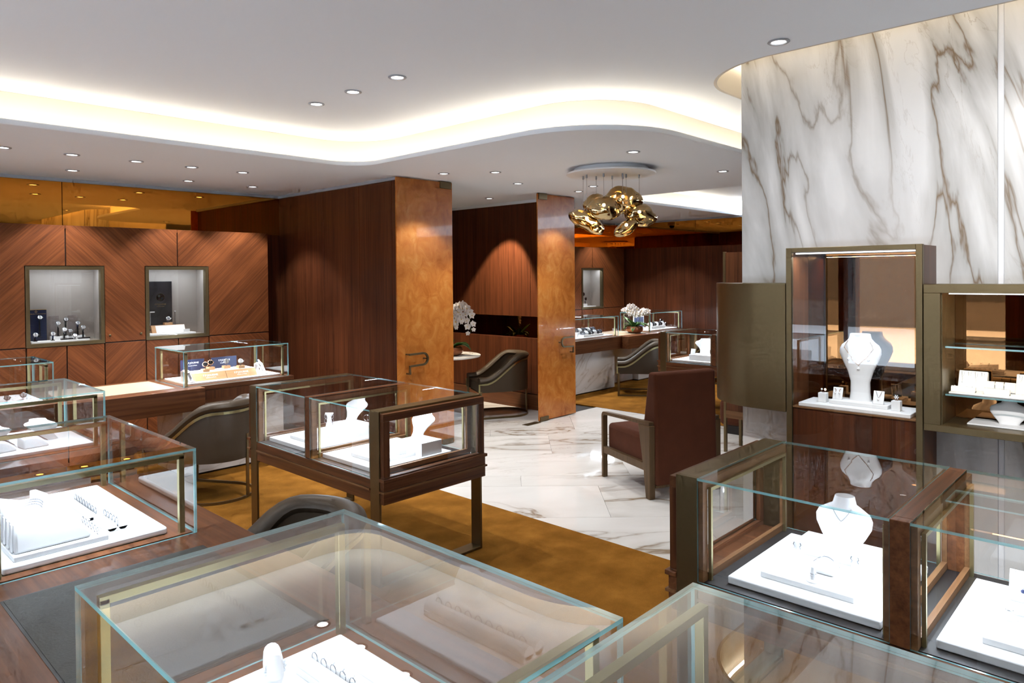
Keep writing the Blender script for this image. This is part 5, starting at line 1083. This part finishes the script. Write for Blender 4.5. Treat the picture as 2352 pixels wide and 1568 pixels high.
mm.build('stones', 'gem', b_)
tray('long white ring tray across the large foreground showcase', .82, .895, 1.10, 1.46, .8013, .034, 1)
for k in range(9): ring('%s ring from the back in the long tray, foreground showcase' % ordn[k], (.858, 1.44 - k * .038, .818), math.radians(90), 1.2, 'rings in the foreground tray')
pad('white pad in the foreground showcase cut by the lower picture edge', .70, 1.19, -.14, .62, Zs, .801)
tray('white ring tray in the foreground showcase at the lower picture edge', .90, .97, .1, .45, .8013, .034, 1)
# ---- far bay
pad('white pad in the far showcase beside the amber door', 7.66, 8.71, 6.15, 6.58, Zs, .812)
for r_ in range(2):
    t = thing('strap_tray', ('front', 'rear')[r_] + ' stepped white strap tray in the far showcase beside the amber door', 'tray', (8.27, 6.22 + r_ * .12, .8123)); MB().box((-.24, -.05, 0), (.24, .05, .03 + .03 * r_)).build('step', 'white_pad', t, bevel=.002)
    for k in range(7):
        w_ = thing('coiled_strap', '%s coiled strap along the %s tray, far showcase by the amber door' % (ordn[k], ('front', 'rear')[r_]), 'strap', (8.07 + k * .067, 6.22 + r_ * .12, .8125 + .03 + .03 * r_), math.radians(15), 'coiled straps in the far trays')
        n = 16; MB().sweep([(0, .026 * math.cos(2 * PI * i / n), .022 + .022 * math.sin(2 * PI * i / n)) for i in range(n)], [(-.017, -.0015), (.017, -.0015), (.017, .0015), (-.017, .0015)], closed=True, up=(1, 0, 0)).build('band', ('silver', 'white_plas', 'black')[k % 3], w_, smooth=True)
for k in range(4): watch('%s dark watch on the left end of the far showcase beside the amber door' % ordn[k], (7.82 + .05 * k, 6.20 + .06 * k, .8123 + .03 * k), 0, BLK, stand=.03 * k + .0005 if k else 0)
pad('white pad in the far showcase with the navy panel', 9.70, 10.57, 6.15, 6.58, Zs, .812)
t = thing('backdrop_board', 'navy panel with a white border in the far showcase behind the orchid', 'board', (9.98, 6.52, .8123)); MB().box((-.15, 0, 0), (.15, .012, .20)).build('frame', 'white_plas', t); MB().box((-.14, -.001, .01), (.14, -.0002, .19)).build('panel', 'navy', t)
t = thing('strap_tray', 'white strap tray in the far showcase with the navy panel', 'tray', (10.12, 6.28, .8123)); MB().box((-.22, -.05, 0), (.22, .05, .045)).build('step', 'white_pad', t, bevel=.002)
for k in range(7):
    w_ = thing('coiled_strap', '%s coiled strap in the far tray before the navy panel' % ordn[k], 'strap', (9.94 + k * .06, 6.28, .8575), math.radians(15), 'coiled straps in the far trays')
    n = 16; MB().sweep([(0, .028 * math.cos(2 * PI * i / n), .026 + .026 * math.sin(2 * PI * i / n)) for i in range(n)], [(-.015, -.0015), (.015, -.0015), (.015, .0015), (-.015, .0015)], closed=True, up=(1, 0, 0)).build('band', ('white_plas', 'black', 'silver')[k % 3], w_, smooth=True)
for k, (x, h_) in enumerate(((10.30, .12), (10.37, .085), (10.45, .05))):
    t = thing('round_watch_holder', ('tallest', 'middle', 'lowest')[k] + ' round holder with a big dial in the far showcase with the navy panel', 'watch stand', (x, 6.30, .8123)); MB().box((-.006, 0, 0), (.006, .008, h_)).build('post', 'black', t); m = MB().lathe([(0, 0), (.034, 0), (.036, .006), (.034, .012), (.026, .012), (.026, .009), (0, .009)], 20); m.v = [(x_, -z_, h_ + y_) for x_, y_, z_ in m.v]; m.build('bezel', 'silver', t, smooth=True); m = MB().lathe([(0, 0), (.026, 0)], 20); m.v = [(x_, -.0095, h_ + y_) for x_, y_, z_ in m.v]; m.build('dial', 'black', t)
zn3 = 1.1435
pad('white platform in the far niche', 9.70, 10.14, 7.51, 7.62, zn3, 1.158); pad('white block on the platform of the far niche', 9.72, 9.90, 7.525, 7.60, 1.1583, 1.20, bevel=.002)
for k, (x, h_) in enumerate(((9.83, .17), (9.79, .10), (9.89, .085))):
    t = thing('round_watch_holder', ('highest', 'window side', 'wall side')[k] + ' round watch holder in the far niche', 'watch stand', (x, 7.56, 1.2003)); MB().box((-.005, 0, 0), (.005, .008, h_)).build('post', 'black', t); m = MB().lathe([(0, 0), (.030, 0), (.032, .006), (.030, .010), (.022, .010), (.022, .008), (0, .008)], 20); m.v = [(x_, -z_, h_ + y_) for x_, y_, z_ in m.v]; m.build('bezel', 'silver', t, smooth=True); m = MB().lathe([(0, 0), (.022, 0)], 20); m.v = [(x_, -.0085, h_ + y_) for x_, y_, z_ in m.v]; m.build('dial', 'navy', t)
pad('white pad in the far island showcase', 7.95, 8.58, 4.16, 4.70, zi, .620); pad('white riser under the bust in the far island showcase', 8.02, 8.22, 4.19, 4.50, .6203, .69, bevel=.002)
bust('leaning white bust in the far island showcase behind the brown armchair', (8.13, 4.34, .6903), math.radians(-75), .19, .26, .35); cd, q = card('small white card beside the bust in the far island showcase', (8.06, 4.47, .6903), math.radians(-90), .06, .07, math.radians(18))
